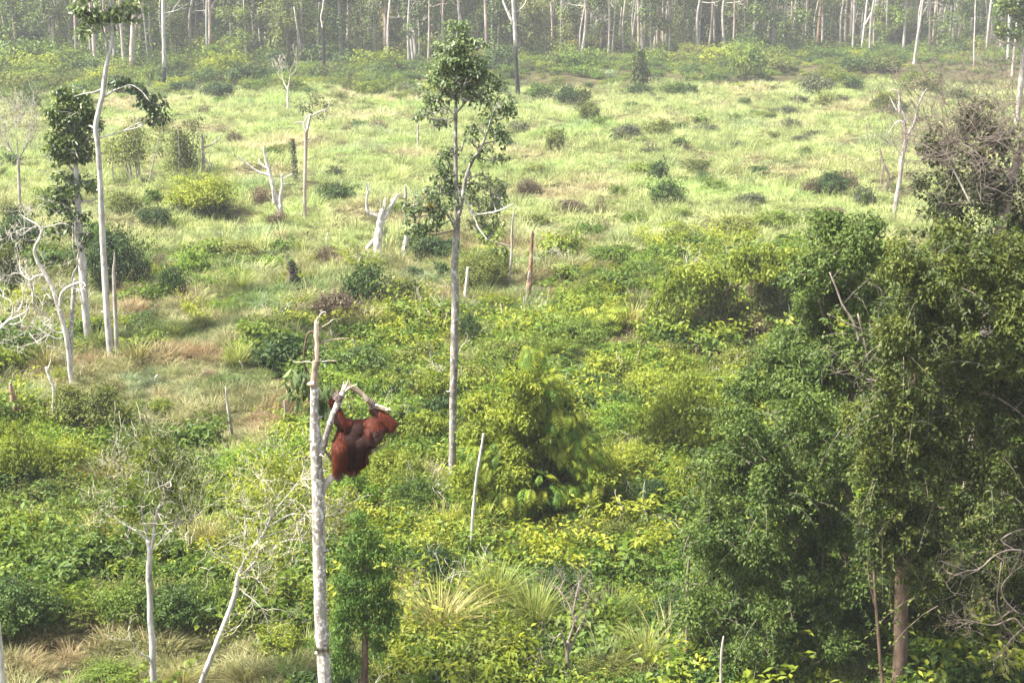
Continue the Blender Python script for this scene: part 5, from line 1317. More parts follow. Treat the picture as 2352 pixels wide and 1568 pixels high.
    M['face'] = bark_mat('skin_face', (.03, .015, .013), (.052, .026, .022), (.10, .058, .05), 20, bump=.2, rough=.5)
    body.materials.clear()
    for k in ('fur_skin', 'dark_fur', 'skin', 'face'):
        body.materials.append(M[k])
    n = len(body.polygons)
    C = np.empty(n * 3)
    N = np.empty(n * 3)
    body.polygons.foreach_get('center', C)
    body.polygons.foreach_get('normal', N)
    C, N = C.reshape(-1, 3) + o, N.reshape(-1, 3)
    idx = np.zeros(n, np.int32)
    dist = lambda p: np.linalg.norm(C - p, axis=1)
    seg = lambda a, b: np.linalg.norm(C - a - np.clip(((C - a) @ (b - a)) / np.dot(b - a, b - a), 0, 1)[:, None] * (b - a), axis=1)
    belly = (seg(q(690, 800, -.13), q(640, 1300, -.1)) < .17) & (N[:, 1] < -.25)
    belly |= (seg(q(760, 900, -.12), q(850, 1000, -.14)) < .13) & (N[:, 1] < -.1)
    knee = seg(q(440, 1060, -.12), q(425, 1400, -.06)) < .118
    idx[belly & ~knee] = 1
    inner = seg(q(400, 560, .0), q(440, 760, -.05)) < .085
    idx[inner & (N[:, 0] < .1) & (N[:, 1] < .1)] = 1
    fo = (seg(q(905, 450, -.03), q(935, 620, -.05)) < .075) & (N[:, 1] < .1)
    idx[fo] = 1
    for p, r in ((q(440, 345), .105), (q(895, 405), .105), (q(445, 1478, .0), .10), (q(640, 1450, .08), .09)):
        idx[dist(p) < r] = 2
    L = C - hc
    face = (L @ fw > .015) & (L @ up < .075) & (np.linalg.norm(L, axis=1) < .24) & (np.abs(L @ sd) < .125)
    idx[face] = 3
    body.polygons.foreach_set('material_index', idx)
    body.polygons.foreach_set('use_smooth', np.ones(n, bool))
    body.update()
    link('body', body, root)
    for s in (-1, 1):
        m2 = MB()
        keep = mb.v, mb.f, mb.t, mb.n
        mb.v, mb.f, mb.t, mb.n = [], [], [], 0
        ball(hc + fw * .122 + sd * s * .032 + up * .018, .0115, 8)
        m2.v, m2.f, m2.t, m2.n = mb.v, mb.f, mb.t, mb.n
        mb.v, mb.f, mb.t, mb.n = keep
        link('eye', m2.mesh('eye', M['burnt'], True), root)
    # long coat
    A = np.empty(n)
    body.polygons.foreach_get('area', A)
    def coat(sel, cnt, ln, w, kind, name, out=.45, down=1.0):
        w_ = A * sel
        k = rg.choice(n, cnt, p=w_ / w_.sum())
        P, Nn = C[k] - o, N[k]
        g = np.array([0.05, 0, -down]) + rg.normal(0, .22, (cnt, 3))
        T = unit(g - Nn * np.sum(g * Nn, 1, keepdims=True))
        D = unit(T + Nn * out * rg.uniform(.5, 1.2, (cnt, 1)))
        Ls = (ln * rg.uniform(.55, 1.3, cnt))[:, None]
        S = unit(np.cross(D, Nn)) * w * rg.uniform(.6, 1.3, (cnt, 1))
        md_ = P + D * Ls * .55
        tp = P + D * Ls * .85 + np.array([0, 0, -.35]) * Ls
        Vv = np.stack([P - S, P + S, md_ - S * .7, md_ + S * .7, tp], 1)
        i = np.arange(cnt)[:, None, None] * 5
        Ff = (i + np.array([[0, 1, 3], [0, 3, 2], [2, 3, 4]])[None]).reshape(-1, 3)
        hm = MB().add(Vv, Ff, np.repeat(np.clip(rg.normal(.5, .27, cnt), 0, 1), 3))
        stuff(link(name, hm.mesh(name, M[kind]), root))
    M['hair'] = leaf_mat('hair_red', [(0.0, (.016, .004, .003)), (.5, (.078, .017, .009)), (1.0, (.235, .060, .028))], trans=.12, rough=.6, objvar=0, spec=.15)
    M['hair_dark'] = leaf_mat('hair_dark', [(0.0, (.008, .004, .004)), (.5, (.022, .008, .006)), (1.0, (.05, .017, .011))], trans=.08, rough=.7, objvar=0, spec=.1)
    coat((idx == 0).astype(float), 26000, .068, .0021, 'hair', 'hair', .32)
    armr = (seg(q(1200, 725, 0), q(990, 570, 0)) < .10) & (idx == 0)
    coat(armr.astype(float), 2600, .10, .002, 'hair', 'hair', .35)
    coat((idx == 1).astype(float), 5000, .030, .0016, 'hair_dark', 'hair', .3)
    return root
make_orangutan()
# ------------------------------------------------------------------ shrubs and clumps, each where it stands on the land
LAND = [('the tall central tree', 1042, 760), ('the tallest white trunk', 245, 620), ('the forked white stump', 872, 540), ('the twin dead stump', 635, 440), ('the straight pinkish snag', 702, 400),
        ('the rotten brown pole', 1218, 620), ('the forked grey dead tree', 2070, 380), ('the slim twin stemmed tree', 1470, 170), ('the burnt black pole', 743, 110), ('the half burnt white trunk', 376, 190),
        ('the crooked bare tree', 140, 740), ('the pale leaning stick', 1098, 1090), ('the frond mound', 1240, 1050), ('the arching thicket', 1690, 660), ('the upright twiggy tree', 350, 1350),
        ('the leaning twiggy tree', 540, 1360), ('the conical dark tree', 838, 1380), ('the dead pale shrub', 1310, 1450), ('the yellow bush', 465, 440), ('the vine tangled tree', 2230, 420), ('the orangutan', 830, 1000),
        ('the lichened trunk', 733, 1200), ('the dark half buried stump', 672, 620), ('the leafy pale trunk tree', 165, 300), ('the sapling thicket', 425, 340), ('the tall pale snag', 1187, 120), ('the grey stick', 525, 960), ('the small pale twig tree', 42, 400),
        ('the white crooked stick', 120, 900)]
used_labels = set()

def where(px, py, skip=''):
    """Ways of saying where a thing stands, best first."""
    rows = sorted((math.hypot((px - x), (py - y) * 1.3), nm, px - x, py - y) for nm, x, y in LAND if nm != skip)
    out = []
    for d, nm, dx, dy in rows[:6]:
        lr = 'right' if dx > 0 else 'left'
        if d < 45:
            out.append(f'at the foot of {nm}' if dy > 0 else f'close beside {nm}')
        if abs(dx) > 2.2 * abs(dy):
            out.append(f'{"just " if abs(dx) < 120 else "far " if abs(dx) > 320 else ""}{lr} of {nm}')
        elif abs(dy) > 2.2 * abs(dx):
            out.append(('in front of ' if dy > 0 else 'behind ') + nm)
        else:
            out.append(f'{"in front" if dy > 0 else "behind"} and {lr} of {nm}')
    return out

def say(desc, px, py, skip=''):
    w = where(px, py, skip)
    for k in w:
        s = f'{desc}, {k}'
        if s.lower() not in used_labels and len(s.split()) <= 16:
            used_labels.add(s.lower())
            return s
    for a in w:
        for b in w:
            s = f'{desc}, {a} and {b}'
            if a != b and s.lower() not in used_labels and len(s.split()) <= 16:
                used_labels.add(s.lower())
                return s
    return f'{desc}, {w[0]}'

SHR = {}
def shrub_mesh(kind, lod, var):
    key = (kind, lod, var)
    if key not in SHR:
        rg = np.random.default_rng(abs(hash((kind, lod, var, 'x'))) % 99991 if False else sum(map(ord, kind)) * 131 + lod * 17 + var)
        n = (5200, 1500, 460)[lod]
        L = (.042, .075, .125)[lod]
        W = L * .55
        if kind in ('round', 'dark', 'yellow', 'bright', 'olive', 'golden', 'pale', 'shade', 'greyleaf', 'vine'):
            mb = dome(rg, n, 22, L, W, .8)
            mat = M[kind]
        elif kind in ('mound', 'darkmound'):
            mb = dome(rg, n, 20, L, W, .5)
            mat = M['round' if kind == 'mound' else 'dark']
        elif kind == 'column':
            mb = dome(rg, n, 26, L * .8, W * .8, .95)
            mat = M['dark']
        elif kind in ('fern', 'palefern'):
            mb = fern_bush(rg, (90, 46, 26)[lod], .62, (9, 7, 5)[lod], .5, .30, .26)
            mat = M['yellow' if kind == 'fern' else 'pale']
        elif kind == 'sedge':
            mb = sedge(rg, (420, 200, 90)[lod], .95, .62, (.014, .022, .034)[lod])
            mat = M['sedge']
        elif kind == 'tawny':
            mb = sedge(rg, (420, 200, 90)[lod], .8, .75, (.014, .022, .034)[lod], .45)
            mat = M['tawny']
        elif kind == 'dry':
            mb = dry_bush(rg, (700, 320, 140)[lod])
            mat = M['dry']
        SHR[key] = mb.mesh(kind + '_foliage', mat)
    return SHR[key]
STEM = None
KIND = {'vine': ('shrub', 'sunny light green'), 'round': ('shrub', 'mid green leafy'), 'dark': ('shrub', 'dark green'), 'yellow': ('shrub', 'yellow green'), 'bright': ('shrub', 'fresh bright green'), 'olive': ('shrub', 'olive green'), 'golden': ('shrub', 'golden yellow'),
        'pale': ('shrub', 'pale green'), 'shade': ('shrub', 'very dark green'), 'greyleaf': ('shrub', 'grey green'), 'mound': ('shrub', 'low mid green'), 'darkmound': ('shrub', 'low dark green'), 'column': ('shrub', 'tall dark creeper covered'),
        'fern': ('fern', 'yellow green arching'), 'palefern': ('fern', 'pale arching'), 'sedge': ('sedge clump', 'long bladed green'), 'tawny': ('sedge clump', 'tawny yellow bladed'), 'dry': ('shrub', 'withered brown')}
def shrub(px, py, w, h, kind, label=None, k=[0]):
    global STEM
    k[0] += 1
    p, t = ground(px, py)
    lod = 0 if w > 105 else 1 if w > 42 else 2
    name = {'shrub': 'shrub', 'fern': 'fern_plant', 'sedge clump': 'sedge_clump'}[KIND[kind][0]]
    noun = KIND[kind][0]
    lab = label or say(f'{KIND[kind][1]} {noun}', px, py - h / 2)
    if label:
        used_labels.add(label.lower())
    W, H = w * t / FPX, h * t / FPX * 1.04
    me = shrub_mesh(kind, lod, k[0] % (2 if lod == 0 else 3))
    hz = {'mound': .5, 'darkmound': .5, 'column': .95, 'fern': .95, 'palefern': .95, 'sedge': .75, 'tawny': .55, 'dry': .8}.get(kind, .8)
    s = (W * 1.08, W * 1.08, H / hz * 1.05)
    a = (k[0] * 2.399) % 6.283
    grp = {'shrub': 'shrubs scattered over the field', 'fern': 'ferns among the grass', 'sedge clump': 'clumps of long bladed sedge'}[noun]
    at = p - np.array([0, 0, .05])
    if w > 60 and noun == 'shrub':
        r = thing(name, lab, noun, at, grp)
        link('foliage', me, r, (0, 0, 0), a, s)
        if STEM is None:
            rs = np.random.default_rng(5)
            m2 = MB()
            for q in range(6):
                an = q * 1.05
                tube(m2, [np.array([.02 * math.cos(an), .02 * math.sin(an), -.05]), np.array([.10 * math.cos(an), .10 * math.sin(an), .3]), np.array([.24 * math.cos(an + .3), .24 * math.sin(an + .3), .62])], [.014, .010, .004], 4)
            STEM = m2.mesh('stem', M['brown'])
        link('stem', STEM, r, (0, 0, 0), a, s)
    else:
        tag(link(name, me, None, tuple(at), a, s), lab, noun, grp)

for a in [
    # open field, right of the central tree
    (1440, 207, 26, 32, 'dry'), (1467, 220, 48, 30, 'dark'), (1245, 232, 60, 46, 'round'), (1300, 246, 44, 52, 'dark'), (1334, 240, 40, 44, 'olive'), (1352, 282, 44, 52, 'olive'), (1548, 214, 58, 28, 'round'), (1578, 217, 38, 28, 'dark'),
    (1335, 166, 66, 56, 'dark'), (1382, 178, 74, 36, 'palefern'), (1368, 130, 92, 46, 'golden'), (1712, 182, 84, 84, 'round'), (1655, 152, 84, 52, 'yellow'), (1765, 172, 84, 56, 'olive'), (1965, 164, 66, 40, 'dark'), (2025, 166, 84, 38, 'shade'),
    (1878, 216, 66, 48, 'greyleaf'), (1958, 206, 44, 34, 'dark'), (1925, 204, 58, 46, 'yellow'), (1893, 238, 32, 28, 'olive'), (2110, 212, 70, 48, 'olive'), (2148, 206, 40, 40, 'round'), (2162, 212, 24, 22, 'dry'), (2078, 215, 28, 26, 'dry'),
    (2030, 256, 54, 46, 'olive'), (2066, 262, 32, 34, 'dark'), (1663, 252, 36, 30, 'dry'), (1712, 242, 24, 20, 'dark'), (1515, 316, 56, 48, 'olive'), (1494, 340, 36, 28, 'dry'), (1276, 356, 36, 66, 'olive'), (1560, 300, 36, 22, 'dark'), (1620, 305, 60, 22, 'greyleaf'), (1440, 312, 60, 30, 'greyleaf'),
    (1512, 416, 40, 52, 'dark'), (1480, 408, 70, 40, 'round'), (1530, 474, 72, 66, 'dark'), (1546, 535, 70, 60, 'fern'), (1550, 540, 44, 30, 'dry'), (1380, 492, 38, 60, 'dry'), (1305, 486, 110, 36, 'dry'), (1602, 398, 56, 36, 'olive'), (1215, 444, 70, 48, 'dry'), (1230, 400, 44, 26, 'olive'),
    (1868, 448, 70, 54, 'dry'), (1905, 452, 70, 60, 'dark'), (1945, 440, 70, 64, 'dry'), (1985, 476, 52, 50, 'greyleaf'), (1790, 452, 26, 26, 'dry'), (1915, 500, 74, 36, 'dry'), (1400, 600, 96, 44, 'round'), (1350, 545, 70, 34, 'mound'), (1105, 660, 110, 86, 'olive'), (1000, 592, 96, 46, 'darkmound'),
    (1725, 470, 60, 30, 'greyleaf'), (1820, 420, 50, 28, 'dry'), (1640, 440, 50, 26, 'mound'), (1455, 520, 50, 34, 'mound'), (1555, 620, 80, 46, 'palefern'), (1655, 575, 80, 44, 'palefern'), (1480, 640, 90, 50, 'round'), (1385, 680, 110, 54, 'olive'), (1690, 540, 90, 50, 'olive'), (1780, 520, 80, 44, 'round'),
    (1375, 290, 30, 20, 'mound'), (1190, 300, 40, 26, 'greyleaf'), (1700, 340, 44, 18, 'greyleaf'), (1800, 265, 60, 22, 'greyleaf'), (1610, 285, 34, 18, 'mound'), (1850, 330, 60, 22, 'greyleaf'), (2200, 230, 50, 26, 'mound'), (1230, 520, 60, 34, 'olive'), (1740, 400, 40, 22, 'dark'), (1420, 445, 34, 20, 'mound'),
    # left and middle of the field
    (572, 198, 80, 58, 'dark', 'dark round blue green shrub by itself before the forest, upright and thick'), (885, 220, 62, 46, 'round'), (848, 224, 56, 44, 'yellow'), (920, 215, 40, 30, 'greyleaf'), (470, 262, 38, 36, 'dry'), (500, 226, 70, 40, 'dark'), (372, 305, 42, 62, 'dry'), (540, 327, 48, 36, 'dry'), (513, 308, 42, 32, 'dry'),
    (652, 356, 56, 28, 'olive'), (772, 458, 78, 36, 'darkmound'), (786, 338, 24, 28, 'dry'), (868, 300, 60, 34, 'dry'), (800, 302, 40, 26, 'dry'), (1012, 300, 50, 40, 'dry'), (466, 494, 130, 100, 'vine', 'large yellow flowering bush on the left of the field'), (490, 496, 70, 52, 'dark'), (420, 496, 60, 44, 'greyleaf'),
    (357, 526, 62, 60, 'dark'), (352, 474, 42, 44, 'round'), (285, 490, 66, 58, 'olive'), (602, 470, 66, 56, 'dry'), (640, 512, 60, 40, 'dry'), (440, 640, 74, 74, 'bright'), (400, 690, 62, 96, 'dark'), (380, 655, 40, 50, 'yellow'), (462, 572, 76, 36, 'palefern'), (500, 545, 50, 30, 'palefern'), (540, 590, 90, 40, 'olive'),
    (755, 600, 80, 50, 'dry'), (690, 590, 50, 50, 'sedge'), (840, 705, 90, 106, 'dark'), (800, 690, 60, 60, 'dry'), (770, 745, 150, 100, 'dry'), (930, 695, 86, 62, 'olive'), (700, 745, 90, 70, 'dry'), (553, 670, 106, 56, 'sedge'), (408, 778, 70, 52, 'sedge'), (325, 752, 46, 42, 'sedge'), (545, 842, 84, 66, 'sedge'),
    (318, 842, 90, 74, 'tawny'), (225, 800, 60, 60, 'sedge'), (270, 665, 130, 150, 'dark', 'big dark bush behind the tallest white trunk'), (225, 590, 60, 90, 'bright'), (50, 590, 92, 110, 'dark'), (18, 680, 70, 130, 'olive'), (110, 620, 70, 80, 'round'), (40, 530, 40, 70, 'shade'), (70, 720, 90, 70, 'yellow'),
    (202, 990, 156, 124, 'olive', 'wide olive yellow bush behind the upright twiggy tree, beside the white crooked stick'), (372, 950, 54, 40, 'yellow'), (60, 1120, 120, 150, 'vine'), (160, 1105, 130, 110, 'vine', 'sunny yellow green bush below the wide olive bush'), (10, 1080, 80, 150, 'yellow'), (90, 1140, 150, 60, 'shade'),
    (560, 1110, 130, 100, 'bright'), (240, 1135, 120, 100, 'tawny'), (60, 1250, 100, 90, 'yellow'), (50, 1450, 160, 150, 'dark'), (120, 1340, 90, 80, 'fern'), (290, 1440, 130, 130, 'round'), (400, 1450, 150, 140, 'dark'), (500, 1430, 120, 110, 'round'), (610, 1390, 110, 90, 'dark'), (645, 1500, 100, 80, 'yellow'),
    (220, 1260, 110, 84, 'tawny'), (310, 1290, 90, 70, 'sedge'), (470, 1260, 110, 80, 'tawny'), (640, 1450, 70, 50, 'shade'), (180, 1440, 90, 70, 'olive'), (560, 1270, 90, 60, 'sedge'), (110, 850, 80, 60, 'tawny'), (20, 860, 60, 70, 'yellow'), (480, 870, 60, 34, 'dry'), (265, 905, 60, 44, 'dry'), (460, 760, 60, 40, 'olive'), (600, 770, 90, 40, 'mound'),
    (370, 610, 44, 40, 'dry'), (690, 1105, 90, 120, 'bright'), (680, 1010, 60, 70, 'yellow'),
    # behind and below the orangutan
    (838, 872, 104, 88, 'dark'), (835, 760, 120, 60, 'tawny'), (930, 760, 90, 60, 'vine'), (790, 850, 60, 50, 'bright'), (960, 850, 100, 70, 'olive'), (920, 960, 90, 60, 'round'), (980, 1020, 90, 90, 'vine'), (900, 1120, 120, 100, 'vine'), (960, 1180, 110, 100, 'round'), (810, 1180, 100, 110, 'bright'), (860, 1080, 90, 60, 'fern'),
    (1078, 800, 52, 96, 'column', 'narrow dark creeper column right against the central trunk'), (1010, 930, 70, 90, 'yellow'), (1090, 900, 80, 70, 'olive'), (1140, 850, 80, 60, 'round'), (1100, 980, 80, 90, 'vine'), (1330, 800, 110, 80, 'round'), (1385, 760, 130, 110, 'fern'), (1450, 760, 80, 70, 'tawny'), (1300, 720, 70, 46, 'round'),
    (1555, 1065, 180, 215, 'vine', 'tall sunny yellow green bush right of the frond mound'), (1610, 960, 100, 110, 'vine'), (1440, 1130, 120, 130, 'vine'), (1420, 1000, 110, 90, 'bright'), (1500, 930, 110, 90, 'vine'), (1590, 1180, 110, 150, 'vine'), (1490, 1190, 120, 100, 'dark'), (1530, 1270, 100, 70, 'round'), (1605, 785, 66, 66, 'fern'),
    (1690, 860, 80, 70, 'olive'), (1640, 900, 70, 60, 'shade'), (1400, 880, 100, 80, 'vine'), (1520, 840, 90, 60, 'olive'), (1050, 1260, 130, 90, 'vine'), (1000, 1340, 110, 90, 'dark'), (1130, 1260, 100, 70, 'olive'), (920, 1300, 80, 70, 'bright'), (1380, 1260, 110, 80, 'olive'), (1460, 1330, 110, 80, 'round'), (1200, 1300, 120, 70, 'sedge'), (1330, 1260, 80, 60, 'sedge'),
    (1010, 1470, 190, 130, 'tawny', 'big arching golden sedge right of the conical tree'), (1060, 1570, 170, 100, 'sedge'), (1140, 1400, 150, 120, 'sedge'), (1230, 1450, 150, 130, 'sedge'), (1180, 1530, 110, 80, 'dark'), (1290, 1380, 130, 90, 'dark'), (1400, 1450, 140, 110, 'sedge'), (1480, 1540, 150, 110, 'sedge'), (1390, 1560, 110, 70, 'olive'), (1250, 1580, 130, 80, 'round'),
    (1070, 1450, 80, 60, 'shade'), (1540, 1440, 110, 90, 'dark'), (1600, 1560, 130, 90, 'sedge'), (940, 1560, 100, 90, 'yellow'), (1120, 1600, 120, 90, 'yellow'), (1450, 1400, 90, 60, 'yellow'), (560, 1570, 100, 60, 'tawny'), (250, 1570, 110, 60, 'round'), (420, 1580, 110, 60, 'tawny'), (700, 1590, 80, 60, 'bright'),
]:
    shrub(*a)

# slim saplings
def sapling(px, py, h, w, kind, name, label, cat, n=6, seed=0, crown_from=.35, L=.16, Wd=.08):
    rg = np.random.default_rng(seed)
    p, t = ground(px, py)
    r = thing(name, label, cat, p)
    Hm, Wm = h * t / FPX * 1.03, w * t / FPX
    mb = MB()
    lf = MB()
    for k in range(n):
        b = np.array([rg.normal(0, Wm * .2), rg.normal(0, Wm * .2), -.1])
        top = b + np.array([rg.normal(0, Wm * .12), rg.normal(0, Wm * .12), Hm * rg.uniform(.55, 1)])
        mid = (b + top) / 2 + rg.normal(0, Wm * .04, 3)
        m2 = MB()
        tube(m2, [b, mid, top], [Hm * .012, Hm * .009, Hm * .003], 5)
        link('stem', m2.mesh('stem', M['grey']), r)
        m = int(max(160, min(2600, h * w * .2)) / n)
        s = rg.uniform(crown_from, 1.02, m)
        a = rg.uniform(0, 6.28, m)
        rad = Wm * .34 * (1.15 - s) ** .4 * rg.uniform(.1, 1, m) ** .7
        P = b + (top - b) * s[:, None] + np.stack([np.cos(a) * rad, np.sin(a) * rad, np.zeros(m)], 1)
        leaves(lf, rg, P, np.stack([np.cos(a), np.sin(a), np.full(m, .7)], 1) + rg.normal(0, .4, (m, 3)), L, Wd, 1.0)
    link('crown', lf.mesh('crown', M[kind]), r)
sapling(1471, 212, 100, 60, 'shade', 'slim_tree', 'slim twin stemmed dark green tree standing alone on the open field', 'tree', 3, 401, .3, .5, .2)
sapling(425, 400, 132, 96, 'olive', 'sapling_thicket', 'thicket of slim olive leaved saplings on the left, behind the yellow bush', 'thicket', 12, 402, .15, .2, .1)
sapling(300, 420, 150, 130, 'olive', 'spreading_sapling', 'wide spreading thin olive tree just right of the tallest white trunk', 'tree', 8, 403, .45, .22, .1)
sapling(880, 560, 60, 30, 'pale', 'thin_sapling', 'thin pale sapling just left of the forked white stump', 'sapling', 2, 404, .3, .16, .09)
sapling(676, 420, 120, 24, 'greyleaf', 'thin_sapling', 'thin straight sapling just left of the straight pinkish snag', 'sapling', 1, 405, .1, .14, .08)
sapling(1150, 640, 80, 40, 'round', 'thin_sapling', 'slim green sapling left of the rotten brown pole', 'sapling', 3, 406, .3, .16, .09)
sapling(1985, 480, 66, 24, 'round', 'thin_sapling', 'thin sparse sapling left of the forked grey dead tree', 'sapling', 2, 407, .2, .16, .09)
sapling(120, 470, 60, 60, 'round', 'thin_sapling', 'little green sapling left of the leafy pale trunk tree', 'sapling', 4, 408, .2, .18, .1)

# ------------------------------------------------------------------ the forest edge
def forest_tree(px, py, w, mat, topx=None, fork=None, label=None, k=[0], burnt=0.0, bend=0.0):
    """PX, PY: foot of the trunk; TOPX: where it leaves the picture at its top."""
    k[0] += 1
    if mat == 'whitebark' and w < 9 and k[0] % 5:
        mat = 'forestbark'
    rg = np.random.default_rng(500 + k[0])
    topx = px - 4 if topx is None else topx
    p, t = ground(px, py)
    Y = p[1]
    q = plane(topx, min(0, py - 80), Y)
    H = rg.uniform(17, 24)
    lean = (q[0] - p[0]) / max(2.0, q[2] - p[2])
    R = w * t / FPX / 2
    root = thing('forest_tree', label, 'tree', p, 'trunks of the forest edge')
    zs = np.array([-.3, .8, 3, 6, 9, 12, 15, H])
    wob = np.cumsum(rg.normal(0, .10 + bend, len(zs))) * np.linspace(0, 1, len(zs)) * .8
    pts = np.stack([lean * zs + wob, rg.normal(0, .05, len(zs)), zs], 1)
    rad = R * np.interp(zs, [0, 1.2, 8, 14, H], [1.35, 1.0, .9, .75, .2])
    if burnt:
        m1, m2 = MB(), MB()
        i = int(np.searchsorted(zs, burnt)) + 1
        tube(m1, pts[:i], rad[:i] * 1.04, 7, rg, .05, 3)
        tube(m2, pts[i - 1:], rad[i - 1:], 7, rg, .04, 3)
        link('burnt_base', m1.mesh('burnt_base', M['burnt'], True), root)
        link('trunk', m2.mesh('trunk', M[mat], True), root)
    else:
        mb = MB()
        tube(mb, pts, rad, 7, rg, .05, 3)
        link('trunk', mb.mesh('trunk', M[mat], True), root)
    def up(z):
        return np.array([np.interp(z, zs, pts[:, 0]), 0, z])
    if fork:
        fz = plane(px, fork, Y)[2] - p[2]
        mb = MB()
        a = up(fz)
        s = 1 if k[0] % 2 else -1
        tube(mb, [a, a + np.array([s * .7, 0, 1.4]), a + np.array([s * 1.5, .3, 3.6]), a + np.array([s * 1.8, .5, 8])], [R * .75, R * .65, R * .5, R * .15], 6, rg, .05, 3)
        link('limb', mb.mesh('limb', M[mat], True), root)
    mb = MB()
    tips = []
    for j in range(5):
        z = rg.uniform(9, H * .95)
        twig_tree(mb, rg, up(z), np.array([rg.normal(), rg.normal(), .6]), rg.uniform(2, 3.6), R * .35, 2, .5, 5, .3, .2, tips, (2, 3), .02)
    stuff(link('limbs', mb.mesh('limbs', M[mat]), root))
    if k[0] % 3:
        leaf_at(root, np.array(tips) + np.array(root.location), 'round' if k[0] % 2 else 'dark', .5, .26, k[0], 9, 1.0)
    return root

LM = {301: 'thick forked pale pink trunk at the forest edge', 377: 'half burnt white trunk with a black charred base', 522: 'thick white trunk with a thinner one at its back', 585: 'straight bright white trunk that forks at the very top', 641: 'smooth pinkish trunk in the forest edge, thick and bare',
      885: 'reddish brown trunk in front of dark ferns', 1190: 'tall pale snag with a dark foot, far behind the central tree', 1213: 'dark grey trunk right next to the tall pale snag', 1495: 'very straight thin white pole trunk behind the slim twin stemmed tree', 1876: 'brown upright trunk in the right part of the forest edge',
      1979: 'white bent dead trunk with a kinked top', 2099: 'white forked trunk leaning right, in front of the forest', 2186: 'thick dark trunk leaning right in the forest', 222: 'stout pale trunk behind the crown of the tallest white trunk tree', 48: 'white trunk with burnt black foot at the far left'}
SHORT = {301: 'the thick forked pink trunk', 377: 'the half burnt white trunk', 522: 'the thick white trunk', 585: 'the straight white forked trunk', 641: 'the smooth pinkish trunk', 885: 'the reddish brown trunk', 1190: 'the tall pale snag', 1213: 'the dark grey trunk', 1495: 'the straight white pole trunk',
         1876: 'the brown upright trunk', 1979: 'the white bent trunk', 2099: 'the white leaning forked trunk', 2186: 'the thick dark leaning trunk', 222: 'the stout pale trunk', 48: 'the burnt footed white trunk'}
ORD = ['first', 'second', 'third', 'fourth', 'fifth', 'sixth', 'seventh', 'eighth', 'ninth', 'tenth', 'eleventh', 'twelfth', 'thirteenth', 'fourteenth', 'fifteenth', 'sixteenth', 'seventeenth', 'eighteenth']
